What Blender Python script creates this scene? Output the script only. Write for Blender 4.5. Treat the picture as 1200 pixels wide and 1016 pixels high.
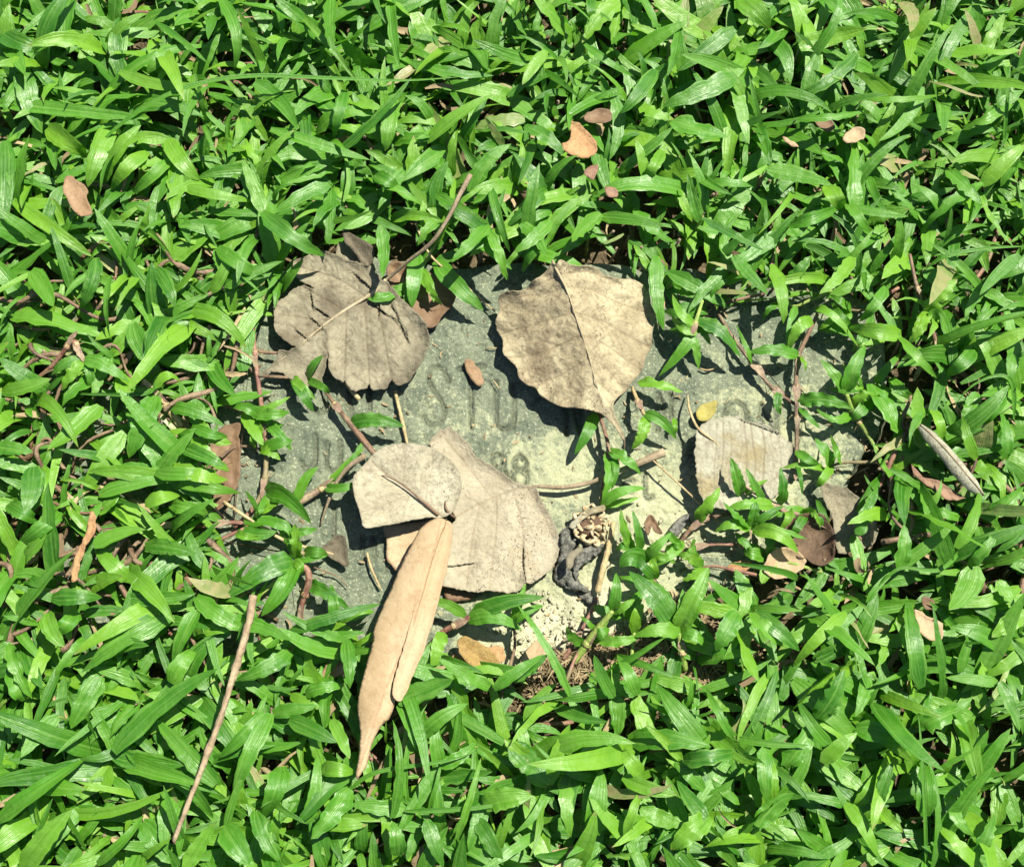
import bpy, math, random
import numpy as np
from mathutils import Vector, geometry

# ------------------------------------------------------------------ camera, light, exposure
scene = bpy.context.scene
COL = scene.collection
for o in list(bpy.data.objects):
    bpy.data.objects.remove(o, do_unlink=True)
HFOV = math.radians(45.0)
TILT = math.radians(14.0)
DIST = 0.30 / math.tan(HFOV / 2)
cam_d = bpy.data.cameras.new('camera')
cam_d.sensor_fit = 'HORIZONTAL'
cam_d.angle = HFOV
cam_d.clip_start = 0.01
cam_d.clip_end = 200.0
cam = bpy.data.objects.new('camera', cam_d)
cam.location = (0, -DIST * math.sin(TILT), DIST * math.cos(TILT))
cam.rotation_euler = (TILT, 0, 0)
COL.objects.link(cam)
scene.camera = cam

SUN_V = Vector((0.42, 0.38, 1.0)).normalized()
sun_elev = math.asin(SUN_V.z)
sun_az = math.atan2(SUN_V.x, SUN_V.y)
world = bpy.data.worlds.new('World')
scene.world = world
world.use_nodes = True
wn = world.node_tree
wn.nodes.clear()
sky = wn.nodes.new('ShaderNodeTexSky')
sky.sky_type = 'NISHITA'
sky.sun_disc = False
sky.sun_elevation = sun_elev
sky.sun_rotation = sun_az
bg = wn.nodes.new('ShaderNodeBackground')
bg.inputs['Strength'].default_value = 0.05
wo = wn.nodes.new('ShaderNodeOutputWorld')
wn.links.new(sky.outputs[0], bg.inputs[0])
wn.links.new(bg.outputs[0], wo.inputs[0])
sun_d = bpy.data.lights.new('sun', 'SUN')
sun_d.energy = 5.0
sun_d.angle = math.radians(0.5)
sun_d.color = (1.0, 0.97, 0.83)
sun = bpy.data.objects.new('sun', sun_d)
sun.rotation_euler = SUN_V.to_track_quat('Z', 'Y').to_euler()
sun.location = SUN_V * 3
COL.objects.link(sun)
vs = scene.view_settings
vs.view_transform = 'Standard'
vs.look = 'None'
vs.gamma = 1.0
vs.exposure = 1.36
vs.use_curve_mapping = False

# ------------------------------------------------------------------ helpers
rng = np.random.default_rng(11)
random.seed(11)
FPX = 600.0 / math.tan(HFOV / 2)
cT, sT = math.cos(TILT), math.sin(TILT)
PX = 0.0005          # about half a millimetre per photograph pixel at slab level


def at_np(px, py, z):
    """point at height z (metres) seen at photograph pixel px, py"""
    px = np.asarray(px, float); py = np.asarray(py, float); z = np.asarray(z, float)
    x = (px - 600.0) / FPX
    y = -(py - 508.0) / FPX
    dx = x
    dy = y * cT + sT
    dz = y * sT - cT
    t = (z - DIST * cT) / dz
    return np.stack([dx * t, -DIST * sT + dy * t, z + 0 * t], axis=-1)


def to_px(P):
    P = np.asarray(P, float)
    rx = P[..., 0]; ry = P[..., 1] + DIST * sT; rz = P[..., 2] - DIST * cT
    yc = ry * cT + rz * sT
    zc = -ry * sT + rz * cT
    return np.stack([600 + FPX * rx / -zc, 508 - FPX * yc / -zc], axis=-1)


def _hash(ix, iy, seed):
    h = (ix.astype(np.int64) * 374761393 + iy.astype(np.int64) * 668265263 + seed * 974634777) & 0x7fffffff
    h = ((h ^ (h >> 13)) * 1274126177) & 0x7fffffff
    h = (h ^ (h >> 16)) & 0xffff
    return h / 65535.0


def vnoise(x, y, seed=0):
    x = np.asarray(x, float); y = np.asarray(y, float)
    ix = np.floor(x); iy = np.floor(y)
    fx = x - ix; fy = y - iy
    fx = fx * fx * (3 - 2 * fx); fy = fy * fy * (3 - 2 * fy)
    a = _hash(ix, iy, seed); b = _hash(ix + 1, iy, seed)
    c = _hash(ix, iy + 1, seed); d = _hash(ix + 1, iy + 1, seed)
    return (a * (1 - fx) + b * fx) * (1 - fy) + (c * (1 - fx) + d * fx) * fy


def fbm(x, y, seed=0, octaves=4):
    s = 0; a = 0.5; t = 0
    for k in range(octaves):
        s = s + a * vnoise(x * 2 ** k, y * 2 ** k, seed + 17 * k); t += a; a *= 0.5
    return s / t


def seg_dist(px, py, poly, closed=False):
    """distance of many points to a polyline"""
    pts = np.asarray(poly, float)
    if closed:
        pts = np.vstack([pts, pts[:1]])
    best = np.full(np.shape(px), 1e9)
    for (ax, ay), (bx, by) in zip(pts[:-1], pts[1:]):
        vx, vy = bx - ax, by - ay
        l2 = vx * vx + vy * vy + 1e-12
        t = np.clip(((px - ax) * vx + (py - ay) * vy) / l2, 0, 1)
        best = np.minimum(best, np.hypot(px - ax - t * vx, py - ay - t * vy))
    return best


def inside(px, py, poly):
    px = np.asarray(px, float); py = np.asarray(py, float)
    res = np.zeros(px.shape, bool)
    n = len(poly); j = n - 1
    for i in range(n):
        xi, yi = poly[i]; xj, yj = poly[j]
        if yi != yj:
            c = ((yi > py) != (yj > py)) & (px < (xj - xi) * (py - yi) / (yj - yi) + xi)
            res ^= c
        j = i
    return res


def sdist(px, py, poly):
    d = seg_dist(px, py, poly, True)
    return np.where(inside(px, py, poly), d, -d)


def catmull(pts, n=4, closed=False):
    p = np.asarray(pts, float); m = len(p); out = []
    for i in range(m if closed else m - 1):
        if closed:
            p0, p1, p2, p3 = p[(i - 1) % m], p[i], p[(i + 1) % m], p[(i + 2) % m]
        else:
            p0, p1, p2, p3 = p[max(i - 1, 0)], p[i], p[i + 1], p[min(i + 2, m - 1)]
        for k in range(n):
            t = k / n
            out.append(0.5 * (2 * p1 + (p2 - p0) * t + (2 * p0 - 5 * p1 + 4 * p2 - p3) * t * t
                              + (3 * p1 - p0 - 3 * p2 + p3) * t ** 3))
    if not closed:
        out.append(p[-1])
    return np.array(out)


def resample(path, K):
    path = np.asarray(path, float)
    d = np.r_[0, np.cumsum(np.linalg.norm(np.diff(path, axis=0), axis=1))]
    t = np.linspace(0, d[-1], K)
    return np.stack([np.interp(t, d, path[:, k]) for k in range(path.shape[1])], 1)


def np_mesh(name, V, F, uv=None, attrs=None, smooth=True):
    V = np.ascontiguousarray(V, np.float32); F = np.ascontiguousarray(F, np.int32)
    me = bpy.data.meshes.new(name)
    me.vertices.add(len(V)); me.vertices.foreach_set('co', V.ravel())
    k = F.shape[1]
    me.loops.add(F.size); me.loops.foreach_set('vertex_index', F.ravel())
    me.polygons.add(len(F))
    me.polygons.foreach_set('loop_start', np.arange(0, F.size, k, dtype=np.int32))
    me.update(calc_edges=True)
    if smooth:
        me.polygons.foreach_set('use_smooth', np.ones(len(F), bool))
    if uv is not None:
        l = me.uv_layers.new(name='UVMap')
        l.data.foreach_set('uv', np.ascontiguousarray(uv[F.ravel()], np.float32).ravel())
    for an, av in (attrs or {}).items():
        a = me.attributes.new(an, 'FLOAT', 'POINT')
        a.data.foreach_set('value', np.ascontiguousarray(av, np.float32))
    return me


def link(name, me, mat=None, parent=None):
    o = bpy.data.objects.new(name, me)
    COL.objects.link(o)
    if mat is not None and me is not None:
        if not me.materials:
            me.materials.append(mat)
    if parent is not None:
        o.parent = parent
    return o


def tag(o, label=None, cat=None, group=None, kind=None):
    if label: o['label'] = label
    if cat: o['category'] = cat
    if group: o['group'] = group
    if kind: o['kind'] = kind
    return o


def empty(name, loc, label, cat, group=None):
    o = bpy.data.objects.new(name, None)
    o.empty_display_size = 0.01
    o.location = loc
    COL.objects.link(o)
    return tag(o, label, cat, group)


def norm(v):
    return v / (np.linalg.norm(v, axis=-1, keepdims=True) + 1e-12)


def leaf_surface(P, hw, fold, wave, freq, phase, roll, M=5, shape=0):
    """P (n,K,3) centre lines; every other argument (n,). Returns V, F, uv, leaf index"""
    n, K, _ = P.shape
    t = np.linspace(0, 1, K)[None, :]
    T = norm(np.gradient(P, axis=1))
    up = np.array([0.0, 0.0, 1.0])
    S = np.cross(T, up)
    bad = np.linalg.norm(S, axis=-1, keepdims=True) < 0.05
    S = norm(np.where(bad, np.array([1.0, 0, 0]), S))
    # keep the side direction steady along the blade
    S = norm(S * 0.5 + S[:, :1] * 0.5 + 1e-6)
    N = norm(np.cross(S, T))
    r = roll[:, None] * (0.4 + 0.6 * t)
    cr, sr = np.cos(r)[..., None], np.sin(r)[..., None]
    S, N = S * cr + N * sr, N * cr - S * sr
    b = np.clip(t / 0.16, 0, 1); b = b * b * (3 - 2 * b)
    prof = (0.42 + 0.58 * b) * np.clip(1 - t ** 3.0, 0, 1) ** 0.78
    crk = np.abs(wave) * 0.35 + 0.03
    s = np.linspace(-1, 1, M)
    w = hw[:, None] * prof                                     # n,K
    sgn = np.sign(s)
    out = np.empty((n, K, M, 3))
    fd = fold[:, None] * (1 - 0.35 * t)
    for j in range(M):
        a = abs(s[j])
        ph = phase + (1.9 if s[j] > 0 else 0.0)
        wz = wave[:, None] * w * a ** 1.5 * np.sin(2 * np.pi * freq[:, None] * t * (1 + 0.13 * s[j]) + ph[:, None])
        wz = wz + crk[:, None] * w * (0.25 + 0.75 * a) * np.sin(2 * np.pi * (freq * 2.3 + 1.7)[:, None] * t + (ph * 2.1)[:, None] + 2.3 * s[j])
        lat = w * s[j] * np.cos(fd) * (1 + 0.10 * wave[:, None] / 0.2 * a * np.sin(2 * np.pi * (freq * 1.4)[:, None] * t + ph[:, None] * 1.7))
        hz = w * a * np.sin(fd) - 0.35 * w * a * a * np.sin(fd) + wz
        out[:, :, j, :] = P + S * lat[..., None] + N * hz[..., None]
    V = out.reshape(-1, 3)
    uv = np.stack(np.broadcast_arrays((s * 0.5 + 0.5)[None, None, :], t[..., None]), -1)
    uv = np.broadcast_to(uv, (n, K, M, 2)).reshape(-1, 2)
    base = (np.arange(n) * K * M)[:, None, None]
    ii = np.arange(K - 1)[None, :, None] * M; jj = np.arange(M - 1)[None, None, :]
    q = base + ii + jj
    F = np.stack([q, q + 1, q + M + 1, q + M], -1).reshape(-1, 4)
    idx = np.repeat(np.arange(n), K * M)
    return V, F, uv, idx


def tube_mesh(path, rad, sides=8, nodes=(), bump=0.0, seed=0):
    P = np.asarray(path, float); K = len(P)
    rad = np.broadcast_to(np.asarray(rad, float), (K,)).copy()
    t = np.linspace(0, 1, K)
    for nd in nodes:
        rad *= 1 + 0.45 * np.exp(-((t - nd) / 0.018) ** 2)
    T = norm(np.gradient(P, axis=0))
    ref = np.array([0.13, 0.21, 0.97])
    S = norm(np.cross(T, ref)); N = np.cross(S, T)
    a = np.linspace(0, 2 * np.pi, sides, endpoint=False)
    rr = rad[:, None] * np.ones(sides)
    if bump:
        rr = rr * (1 + bump * (vnoise(np.arange(K)[:, None] * 0.7 + 0 * a, a[None, :] * 1.3 + 0 * t[:, None], seed) - 0.5))
    V = P[:, None, :] + rr[..., None] * (np.cos(a)[None, :, None] * S[:, None, :] + np.sin(a)[None, :, None] * N[:, None, :])
    V = V.reshape(-1, 3)
    i = np.arange(K - 1)[:, None] * sides; j = np.arange(sides)[None, :]; j2 = (j + 1) % sides
    F = np.stack([i + j, i + j2, i + sides + j2, i + sides + j], -1).reshape(-1, 4)
    V = np.vstack([V, P[:1] - T[:1] * rad[0] * 0.3, P[-1:] + T[-1:] * rad[-1] * 0.3])
    c0, c1 = K * sides, K * sides + 1
    cap = []
    for k in range(0, sides, 2):
        cap.append([c0, (k + 2) % sides, k + 1, k])
        e = (K - 1) * sides
        cap.append([c1, e + k, e + k + 1, e + (k + 2) % sides])
    F = np.vstack([F, np.array(cap)])
    uv = np.stack([np.tile(np.arange(sides) / sides, K), np.repeat(t, sides)], 1)
    uv = np.vstack([uv, [[0, 0], [0, 1]]])
    return V, F, uv


# ------------------------------------------------------------------ materials
ALB = 0.68


class NT:
    def __init__(self, name):
        self.m = bpy.data.materials.new(name)
        self.m.use_nodes = True
        self.t = self.m.node_tree
        self.t.nodes.clear()

    def n(self, typ, **kw):
        nd = self.t.nodes.new(typ)
        for k, v in kw.items():
            setattr(nd, k, v)
        return nd

    def set(self, sock, v):
        if hasattr(v, 'is_output') or isinstance(v, bpy.types.NodeSocket):
            self.t.links.new(v, sock)
        elif v is not None:
            if isinstance(v, (tuple, list)) and len(v) == 3 and sock.type == 'RGBA':
                v = (*v, 1)
            sock.default_value = v

    def attr(self, name):
        return self.n('ShaderNodeAttribute', attribute_name=name).outputs['Fac']

    def noise(self, scale, detail=4, rough=0.55, vec=None, dist=0.0):
        nd = self.n('ShaderNodeTexNoise')
        nd.inputs['Scale'].default_value = scale
        nd.inputs['Detail'].default_value = detail
        nd.inputs['Roughness'].default_value = rough
        nd.inputs['Distortion'].default_value = dist
        if vec is not None: self.t.links.new(vec, nd.inputs['Vector'])
        return nd.outputs['Fac']

    def ramp(self, fac, a, b, lo=0.0, hi=1.0, smooth=True):
        nd = self.n('ShaderNodeMapRange')
        nd.interpolation_type = 'SMOOTHSTEP' if smooth else 'LINEAR'
        self.set(nd.inputs[0], fac)
        nd.inputs[1].default_value = a; nd.inputs[2].default_value = b
        nd.inputs[3].default_value = lo; nd.inputs[4].default_value = hi
        return nd.outputs[0]

    def mix(self, fac, a, b, mode='MIX'):
        nd = self.n('ShaderNodeMix', data_type='RGBA', blend_type=mode)
        self.set(nd.inputs[0], fac); self.set(nd.inputs[6], a); self.set(nd.inputs[7], b)
        return nd.outputs[2]

    def math(self, op, a, b=0.0, c=None):
        nd = self.n('ShaderNodeMath', operation=op)
        self.set(nd.inputs[0], a); self.set(nd.inputs[1], b)
        if c is not None: self.set(nd.inputs[2], c)
        return nd.outputs[0]

    def bump(self, h, strength, dist):
        nd = self.n('ShaderNodeBump')
        nd.inputs['Strength'].default_value = strength
        nd.inputs['Distance'].default_value = dist
        self.set(nd.inputs['Height'], h)
        return nd.outputs['Normal']

    def bsdf(self, color, rough=0.7, normal=None, spec=0.4, trans=None, trans_fac=0.0):
        # all colours scaled down evenly, so less bounced light fills the shade
        color = self.mix(1.0, color, (ALB, ALB, ALB), 'MULTIPLY')
        if trans is not None: trans = self.mix(1.0, trans, (ALB, ALB, ALB), 'MULTIPLY')
        p = self.n('ShaderNodeBsdfPrincipled')
        self.set(p.inputs['Base Color'], color)
        self.set(p.inputs['Roughness'], rough)
        p.inputs['Specular IOR Level'].default_value = spec
        if normal is not None: self.set(p.inputs['Normal'], normal)
        out = p.outputs[0]
        if trans is not None:
            tr = self.n('ShaderNodeBsdfTranslucent')
            self.set(tr.inputs['Color'], trans)
            if normal is not None: self.set(tr.inputs['Normal'], normal)
            mx = self.n('ShaderNodeMixShader')
            self.set(mx.inputs[0], trans_fac)
            self.t.links.new(out, mx.inputs[1]); self.t.links.new(tr.outputs[0], mx.inputs[2])
            out = mx.outputs[0]
        o = self.n('ShaderNodeOutputMaterial')
        self.t.links.new(out, o.inputs[0])
        return self.m


def mat_grass():
    a = NT('grass_blade')
    rnd = a.attr('rnd'); age = a.attr('age')
    uvn = a.n('ShaderNodeUVMap', uv_map='UVMap').outputs[0]
    sep = a.n('ShaderNodeSeparateXYZ'); a.t.links.new(uvn, sep.inputs[0])
    u, v = sep.outputs[0], sep.outputs[1]
    pos = a.n('ShaderNodeNewGeometry').outputs['Position']
    # long soft parallel veins, different on every blade
    cmb = a.n('ShaderNodeCombineXYZ')
    a.set(cmb.inputs[0], a.math('MULTIPLY_ADD', u, 7.0, a.math('MULTIPLY', rnd, 53.0)))
    a.set(cmb.inputs[1], a.math('MULTIPLY', v, 0.9)); a.set(cmb.inputs[2], a.math('MULTIPLY', rnd, 17.0))
    band = a.noise(1.0, 3, 0.6, vec=cmb.outputs[0])
    fine = a.math('SINE', a.math('MULTIPLY', u, 2 * math.pi * 11))
    mid = a.ramp(a.math('ABSOLUTE', a.math('SUBTRACT', u, 0.5)), 0.0, 0.055, 1.0, 0.0)
    c = a.mix(a.ramp(rnd, 0.0, 0.5), (0.032, 0.158, 0.009), (0.082, 0.275, 0.015))
    c = a.mix(a.ramp(rnd, 0.55, 1.0), c, (0.205, 0.430, 0.024))
    big = a.noise(50, 3, vec=pos)
    c = a.mix(a.ramp(big, 0.35, 0.7, 0, 0.5), c, (0.102, 0.300, 0.019))
    c = a.mix(a.ramp(band, 0.42, 0.68, 0, 0.5), c, (0.225, 0.445, 0.075))
    c = a.mix(a.ramp(band, 0.40, 0.25, 0, 0.45), c, (0.035, 0.125, 0.009))
    c = a.mix(a.math('MULTIPLY', mid, 0.30), c, (0.23, 0.42, 0.09))
    scuff = a.ramp(a.noise(380, 5, 0.7, vec=pos), 0.58, 0.78, 0, 0.35)
    c = a.mix(scuff, c, (0.26, 0.38, 0.11))
    nick = a.ramp(a.noise(230, 2, 0.5, vec=pos), 0.76, 0.80, 0, 0.6)
    c = a.mix(nick, c, (0.32, 0.27, 0.12))
    tipn = a.math('ADD', v, a.math('MULTIPLY', a.math('SUBTRACT', a.noise(260, 3, vec=pos), 0.5), 0.25))
    tip = a.math('MULTIPLY', a.ramp(tipn, 0.92, 1.03), a.ramp(rnd, 0.62, 0.85, 0.05, 0.8))
    c = a.mix(tip, c, (0.34, 0.25, 0.10))
    dry = a.ramp(age, 0.55, 0.95)
    c = a.mix(a.math('MULTIPLY', dry, a.ramp(a.noise(120, 3, vec=pos), 0.30, 0.60, 0.55, 1.0)), c, (0.40, 0.36, 0.17))
    tcol = a.mix(0.6, c, (0.185, 0.66, 0.008))
    cr = a.noise(190, 3, 0.5, vec=pos)
    h = a.math('ADD', a.math('MULTIPLY', fine, 0.06), a.math('ADD', a.math('MULTIPLY', band, 1.6), a.math('MULTIPLY', cr, 2.2)))
    nrm = a.bump(h, 0.5, 0.0007)
    rough = a.ramp(a.noise(130, 3, vec=pos), 0.3, 0.7, 0.34, 0.56)
    return a.bsdf(c, rough, nrm, 0.52, tcol, 0.35)


def mat_dead(name, c1, c2, vein_c, spot=0.5, spot_c=(0.05, 0.04, 0.03), rough=0.75, trans=0.10, net=0.35, spec=0.25, blotch=None, relief=1.0, mott=0.6):
    a = NT(name)
    pos = a.n('ShaderNodeNewGeometry').outputs['Position']
    vein = a.attr('vein'); rim = a.attr('rim')
    c = a.mix(a.ramp(a.noise(38, 5, 0.6, vec=pos, dist=0.5), 0.32, 0.68), c1, c2)
    if blotch:
        c = a.mix(a.ramp(a.noise(24, 4, 0.6, vec=pos), 0.54, 0.68, 0, 0.8), c, blotch)
    c = a.mix(a.ramp(a.noise(260, 6, 0.75, vec=pos), 0.45, 0.72, 0, mott), c, spot_c)
    c = a.mix(a.ramp(a.noise(110, 6, 0.75, vec=pos), 0.52, 0.72, 0, mott * 0.7), c, tuple(x * 1.25 for x in c2))
    vo = a.n('ShaderNodeTexVoronoi', feature='DISTANCE_TO_EDGE')
    vo.inputs['Scale'].default_value = 420
    a.t.links.new(pos, vo.inputs['Vector'])
    netf = a.ramp(vo.outputs['Distance'], 0.0, 0.10, 1.0, 0.0)
    c = a.mix(a.math('MULTIPLY', netf, net * 0.22), c, vein_c)
    sp = a.ramp(a.noise(750, 3, 0.7, vec=pos), 0.57, 0.64, 0, spot)
    spm = a.math('MULTIPLY', sp, a.ramp(a.noise(45, 3, vec=pos), 0.42, 0.62))
    c = a.mix(spm, c, spot_c)
    c = a.mix(a.math('MULTIPLY', vein, 0.75), c, vein_c)
    c = a.mix(a.math('MULTIPLY', rim, 0.35), c, spot_c)
    h = a.math('ADD', a.math('MULTIPLY', a.noise(330, 6, 0.72, vec=pos), 2.2), a.math('MULTIPLY', netf, -0.08))
    h = a.math('ADD', h, a.math('MULTIPLY', a.noise(90, 3, vec=pos), 2.0))
    nrm = a.bump(h, 0.62 * relief, 0.0009)
    return a.bsdf(c, rough, nrm, spec, a.mix(0.5, c, (0.5, 0.32, 0.12)), trans)


def mat_stem(name, c1, c2, streak=0.4, rough=0.55, third=None):
    a = NT(name)
    pos = a.n('ShaderNodeNewGeometry').outputs['Position']
    uvn = a.n('ShaderNodeUVMap', uv_map='UVMap').outputs[0]
    mp = a.n('ShaderNodeMapping'); mp.inputs['Scale'].default_value = (14, 3, 1)
    a.t.links.new(uvn, mp.inputs[0])
    st = a.noise(1.0, 4, 0.6, vec=mp.outputs[0])
    c = a.mix(a.ramp(a.noise(110, 5, 0.65, vec=pos), 0.38, 0.62), c1, c2)
    if third:
        c = a.mix(a.ramp(a.noise(34, 2, 0.5, vec=pos), 0.50, 0.62), c, third)
    c = a.mix(a.ramp(a.noise(420, 4, 0.7, vec=pos), 0.50, 0.68, 0, 0.5), c, tuple(x * 0.4 for x in c1))
    c = a.mix(a.ramp(st, 0.5, 0.75, 0, streak), c, tuple(x * 0.35 for x in c1))
    nrm = a.bump(a.math('ADD', a.math('MULTIPLY', st, 1.5), a.noise(600, 3, vec=pos)), 0.8, 0.0006)
    return a.bsdf(c, rough, nrm, 0.4)


def mat_slab():
    a = NT('mossy_stone')
    pos = a.n('ShaderNodeNewGeometry').outputs['Position']
    pale = a.attr('pale'); groove = a.attr('groove')
    c = a.mix(a.ramp(a.noise(45, 7, 0.7, vec=pos), 0.32, 0.68), (0.116, 0.141, 0.102), (0.250, 0.281, 0.190))
    med = a.noise(70, 9, 0.75, vec=pos, dist=0.4)
    fin = a.noise(330, 6, 0.8, vec=pos)
    f = a.math('ADD', pale, a.math('MULTIPLY', a.math('SUBTRACT', med, 0.5), 3.0))
    f = a.math('ADD', f, a.math('MULTIPLY', a.math('SUBTRACT', fin, 0.5), 2.2))
    c = a.mix(a.ramp(f, 0.10, 0.85, 0, 0.95), c, (0.455, 0.465, 0.285))
    c = a.mix(a.ramp(f, 0.95, 1.7, 0, 0.95), c, (0.64, 0.61, 0.42))
    grit = a.noise(900, 5, 0.8, vec=pos)
    dark = a.math('MULTIPLY', a.ramp(grit, 0.53, 0.64, 0, 0.75), a.ramp(f, 1.2, 0.2, 0.25, 1.0))
    c = a.mix(dark, c, (0.060, 0.078, 0.055))
    c = a.mix(a.ramp(a.noise(620, 4, 0.75, vec=pos), 0.55, 0.66, 0, 0.75), c, (0.56, 0.585, 0.41))
    pits = a.ramp(a.noise(260, 5, 0.7, vec=pos), 0.62, 0.70, 0, 0.7)
    c = a.mix(pits, c, (0.07, 0.085, 0.06))
    c = a.mix(a.math('MULTIPLY', groove, 0.42), c, (0.075, 0.09, 0.06))
    h = a.math('ADD', a.math('MULTIPLY', grit, 1.0), a.math('MULTIPLY', a.noise(420, 6, 0.75, vec=pos), 1.8))
    nrm = a.bump(h, 0.8, 0.0010)
    return a.bsdf(c, 0.9, nrm, 0.2)


def mat_soil():
    a = NT('soil')
    pos = a.n('ShaderNodeNewGeometry').outputs['Position']
    c = a.mix(a.ramp(a.noise(70, 8, 0.7, vec=pos), 0.3, 0.7), (0.055, 0.040, 0.025), (0.21, 0.155, 0.09))
    c = a.mix(a.ramp(a.noise(500, 5, 0.7, vec=pos), 0.5, 0.7, 0, 0.7), c, (0.30, 0.235, 0.14))
    nrm = a.bump(a.math('ADD', a.noise(300, 6, 0.7, vec=pos), a.noise(80, 4, vec=pos)), 1.0, 0.003)
    return a.bsdf(c, 0.95, nrm, 0.15)


def mat_plain(name, c1, c2, scale=200, rough=0.8, bump=0.6, dist=0.0008, spec=0.3, rndmix=None):
    a = NT(name)
    pos = a.n('ShaderNodeNewGeometry').outputs['Position']
    c = a.mix(a.ramp(a.noise(scale, 5, 0.65, vec=pos), 0.3, 0.7), c1, c2)
    if rndmix:
        c = a.mix(a.attr('rnd'), c, rndmix)
    nrm = a.bump(a.noise(scale * 2.5, 5, 0.7, vec=pos), bump, dist)
    return a.bsdf(c, rough, nrm, spec)


M_GRASS = mat_grass()
M_SLAB = mat_slab()
M_SOIL = mat_soil()
M_GREYLEAF = mat_dead('grey_dead_leaf', (0.225, 0.20, 0.135), (0.36, 0.32, 0.22), (0.14, 0.105, 0.06), 0.7, (0.085, 0.065, 0.042), blotch=(0.145, 0.118, 0.080))
M_LOBE = mat_dead('grey_cream_dead_leaf', (0.40, 0.36, 0.25), (0.53, 0.485, 0.355), (0.17, 0.115, 0.07), 0.8, (0.10, 0.08, 0.05), blotch=(0.23, 0.19, 0.13))
M_BODHI = mat_dead('beige_dead_leaf', (0.36, 0.30, 0.185), (0.55, 0.475, 0.305), (0.185, 0.135, 0.08), 0.9, (0.10, 0.072, 0.042), blotch=(0.24, 0.18, 0.11), net=0.5, mott=0.75)
M_PALELEAF = mat_dead('pale_dead_leaf', (0.40, 0.35, 0.245), (0.48, 0.43, 0.315), (0.26, 0.195, 0.12), 1.0, (0.11, 0.08, 0.05), blotch=(0.38, 0.315, 0.205), net=0.2, mott=0.35)
M_LIGHTLEAF = mat_dead('bleached_dead_leaf', (0.42, 0.405, 0.30), (0.51, 0.495, 0.385), (0.20, 0.155, 0.10), 0.8, (0.16, 0.125, 0.08), blotch=(0.36, 0.29, 0.14), trans=0.18, mott=0.7)
M_TANLEAF = mat_dead('tan_dead_leaf', (0.46, 0.33, 0.185), (0.56, 0.42, 0.26), (0.32, 0.18, 0.09), 0.5, (0.27, 0.165, 0.09), rough=0.55, net=0.15, trans=0.15, relief=0.55, mott=0.32)
M_BROWNLEAF = mat_dead('brown_dead_leaf', (0.165, 0.095, 0.052), (0.26, 0.16, 0.095), (0.36, 0.24, 0.14), 0.4, (0.07, 0.04, 0.025), rough=0.6, mott=0.3, relief=0.6)
M_DARKLEAF = mat_dead('dark_dead_leaf', (0.13, 0.11, 0.075), (0.20, 0.165, 0.11), (0.25, 0.20, 0.13), 0.7, (0.03, 0.025, 0.018))
M_ORANGELEAF = mat_dead('orange_dead_leaf', (0.50, 0.265, 0.115), (0.58, 0.36, 0.17), (0.30, 0.15, 0.07), 0.5, (0.14, 0.07, 0.035), rough=0.5)
M_OLIVELEAF = mat_dead('mustard_dead_leaf', (0.36, 0.235, 0.07), (0.44, 0.30, 0.11), (0.24, 0.13, 0.04), 0.3, (0.12, 0.07, 0.03), rough=0.5)
M_PINKLEAF = mat_dead('pinkish_dead_leaf', (0.30, 0.17, 0.105), (0.40, 0.255, 0.17), (0.20, 0.105, 0.065), 0.6, (0.14, 0.06, 0.04), rough=0.5)
M_BROWNTAN = mat_dead('brown_tan_dead_leaf', (0.36, 0.225, 0.12), (0.46, 0.31, 0.185), (0.26, 0.15, 0.08), 0.4, (0.15, 0.08, 0.05), rough=0.45, mott=0.3)
M_DARKBROWN = mat_dead('dark_brown_dead_leaf', (0.10, 0.06, 0.035), (0.185, 0.11, 0.065), (0.24, 0.16, 0.10), 0.4, (0.04, 0.025, 0.015), rough=0.55)
M_YELLOW = mat_dead('yellow_petal', (0.36, 0.32, 0.075), (0.50, 0.45, 0.15), (0.44, 0.34, 0.07), 0.2, (0.25, 0.2, 0.05))
M_PINKSTEM = mat_stem('pink_runner', (0.19, 0.075, 0.055), (0.34, 0.19, 0.125), third=(0.25, 0.20, 0.10))
M_BROWNSTEM = mat_stem('brown_runner', (0.12, 0.068, 0.042), (0.27, 0.185, 0.11), third=(0.22, 0.125, 0.075))
M_GREENSTEM = mat_stem('green_stalk', (0.20, 0.33, 0.05), (0.33, 0.40, 0.10), 0.15)
M_STRAW = mat_stem('straw', (0.42, 0.31, 0.15), (0.55, 0.43, 0.23), 0.3, 0.7)
M_TWIG = mat_stem('dry_twig', (0.30, 0.215, 0.13), (0.46, 0.35, 0.22), 0.6, 0.85)
M_PETIOLE = mat_stem('leaf_stalk', (0.24, 0.18, 0.11), (0.36, 0.28, 0.18), 0.5, 0.8)
M_RIB = mat_stem('leaf_rib', (0.42, 0.33, 0.20), (0.52, 0.43, 0.28), 0.2, 0.8)
M_SHEATH = mat_stem('leaf_sheath', (0.26, 0.165, 0.115), (0.40, 0.31, 0.20), 0.4)
M_LITTER = mat_plain('dry_litter', (0.30, 0.22, 0.12), (0.45, 0.35, 0.20), 300, rndmix=(0.14, 0.095, 0.05))
M_CRUMB = mat_plain('sandy_crumb', (0.36, 0.33, 0.21), (0.68, 0.63, 0.46), 500, 0.95, 1.0, 0.001)
M_HUSK = mat_plain('charred_husk', (0.075, 0.078, 0.066), (0.40, 0.39, 0.33), 420, 0.9, 1.0, 0.003)
M_CREAM = mat_plain('cream_pith', (0.33, 0.23, 0.11), (0.68, 0.58, 0.38), 420, 0.7, 0.8, 0.0008)
M_DIRT = mat_plain('groove_dirt', (0.05, 0.06, 0.042), (0.17, 0.185, 0.12), 600, 0.95, 0.8, 0.0005)

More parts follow.
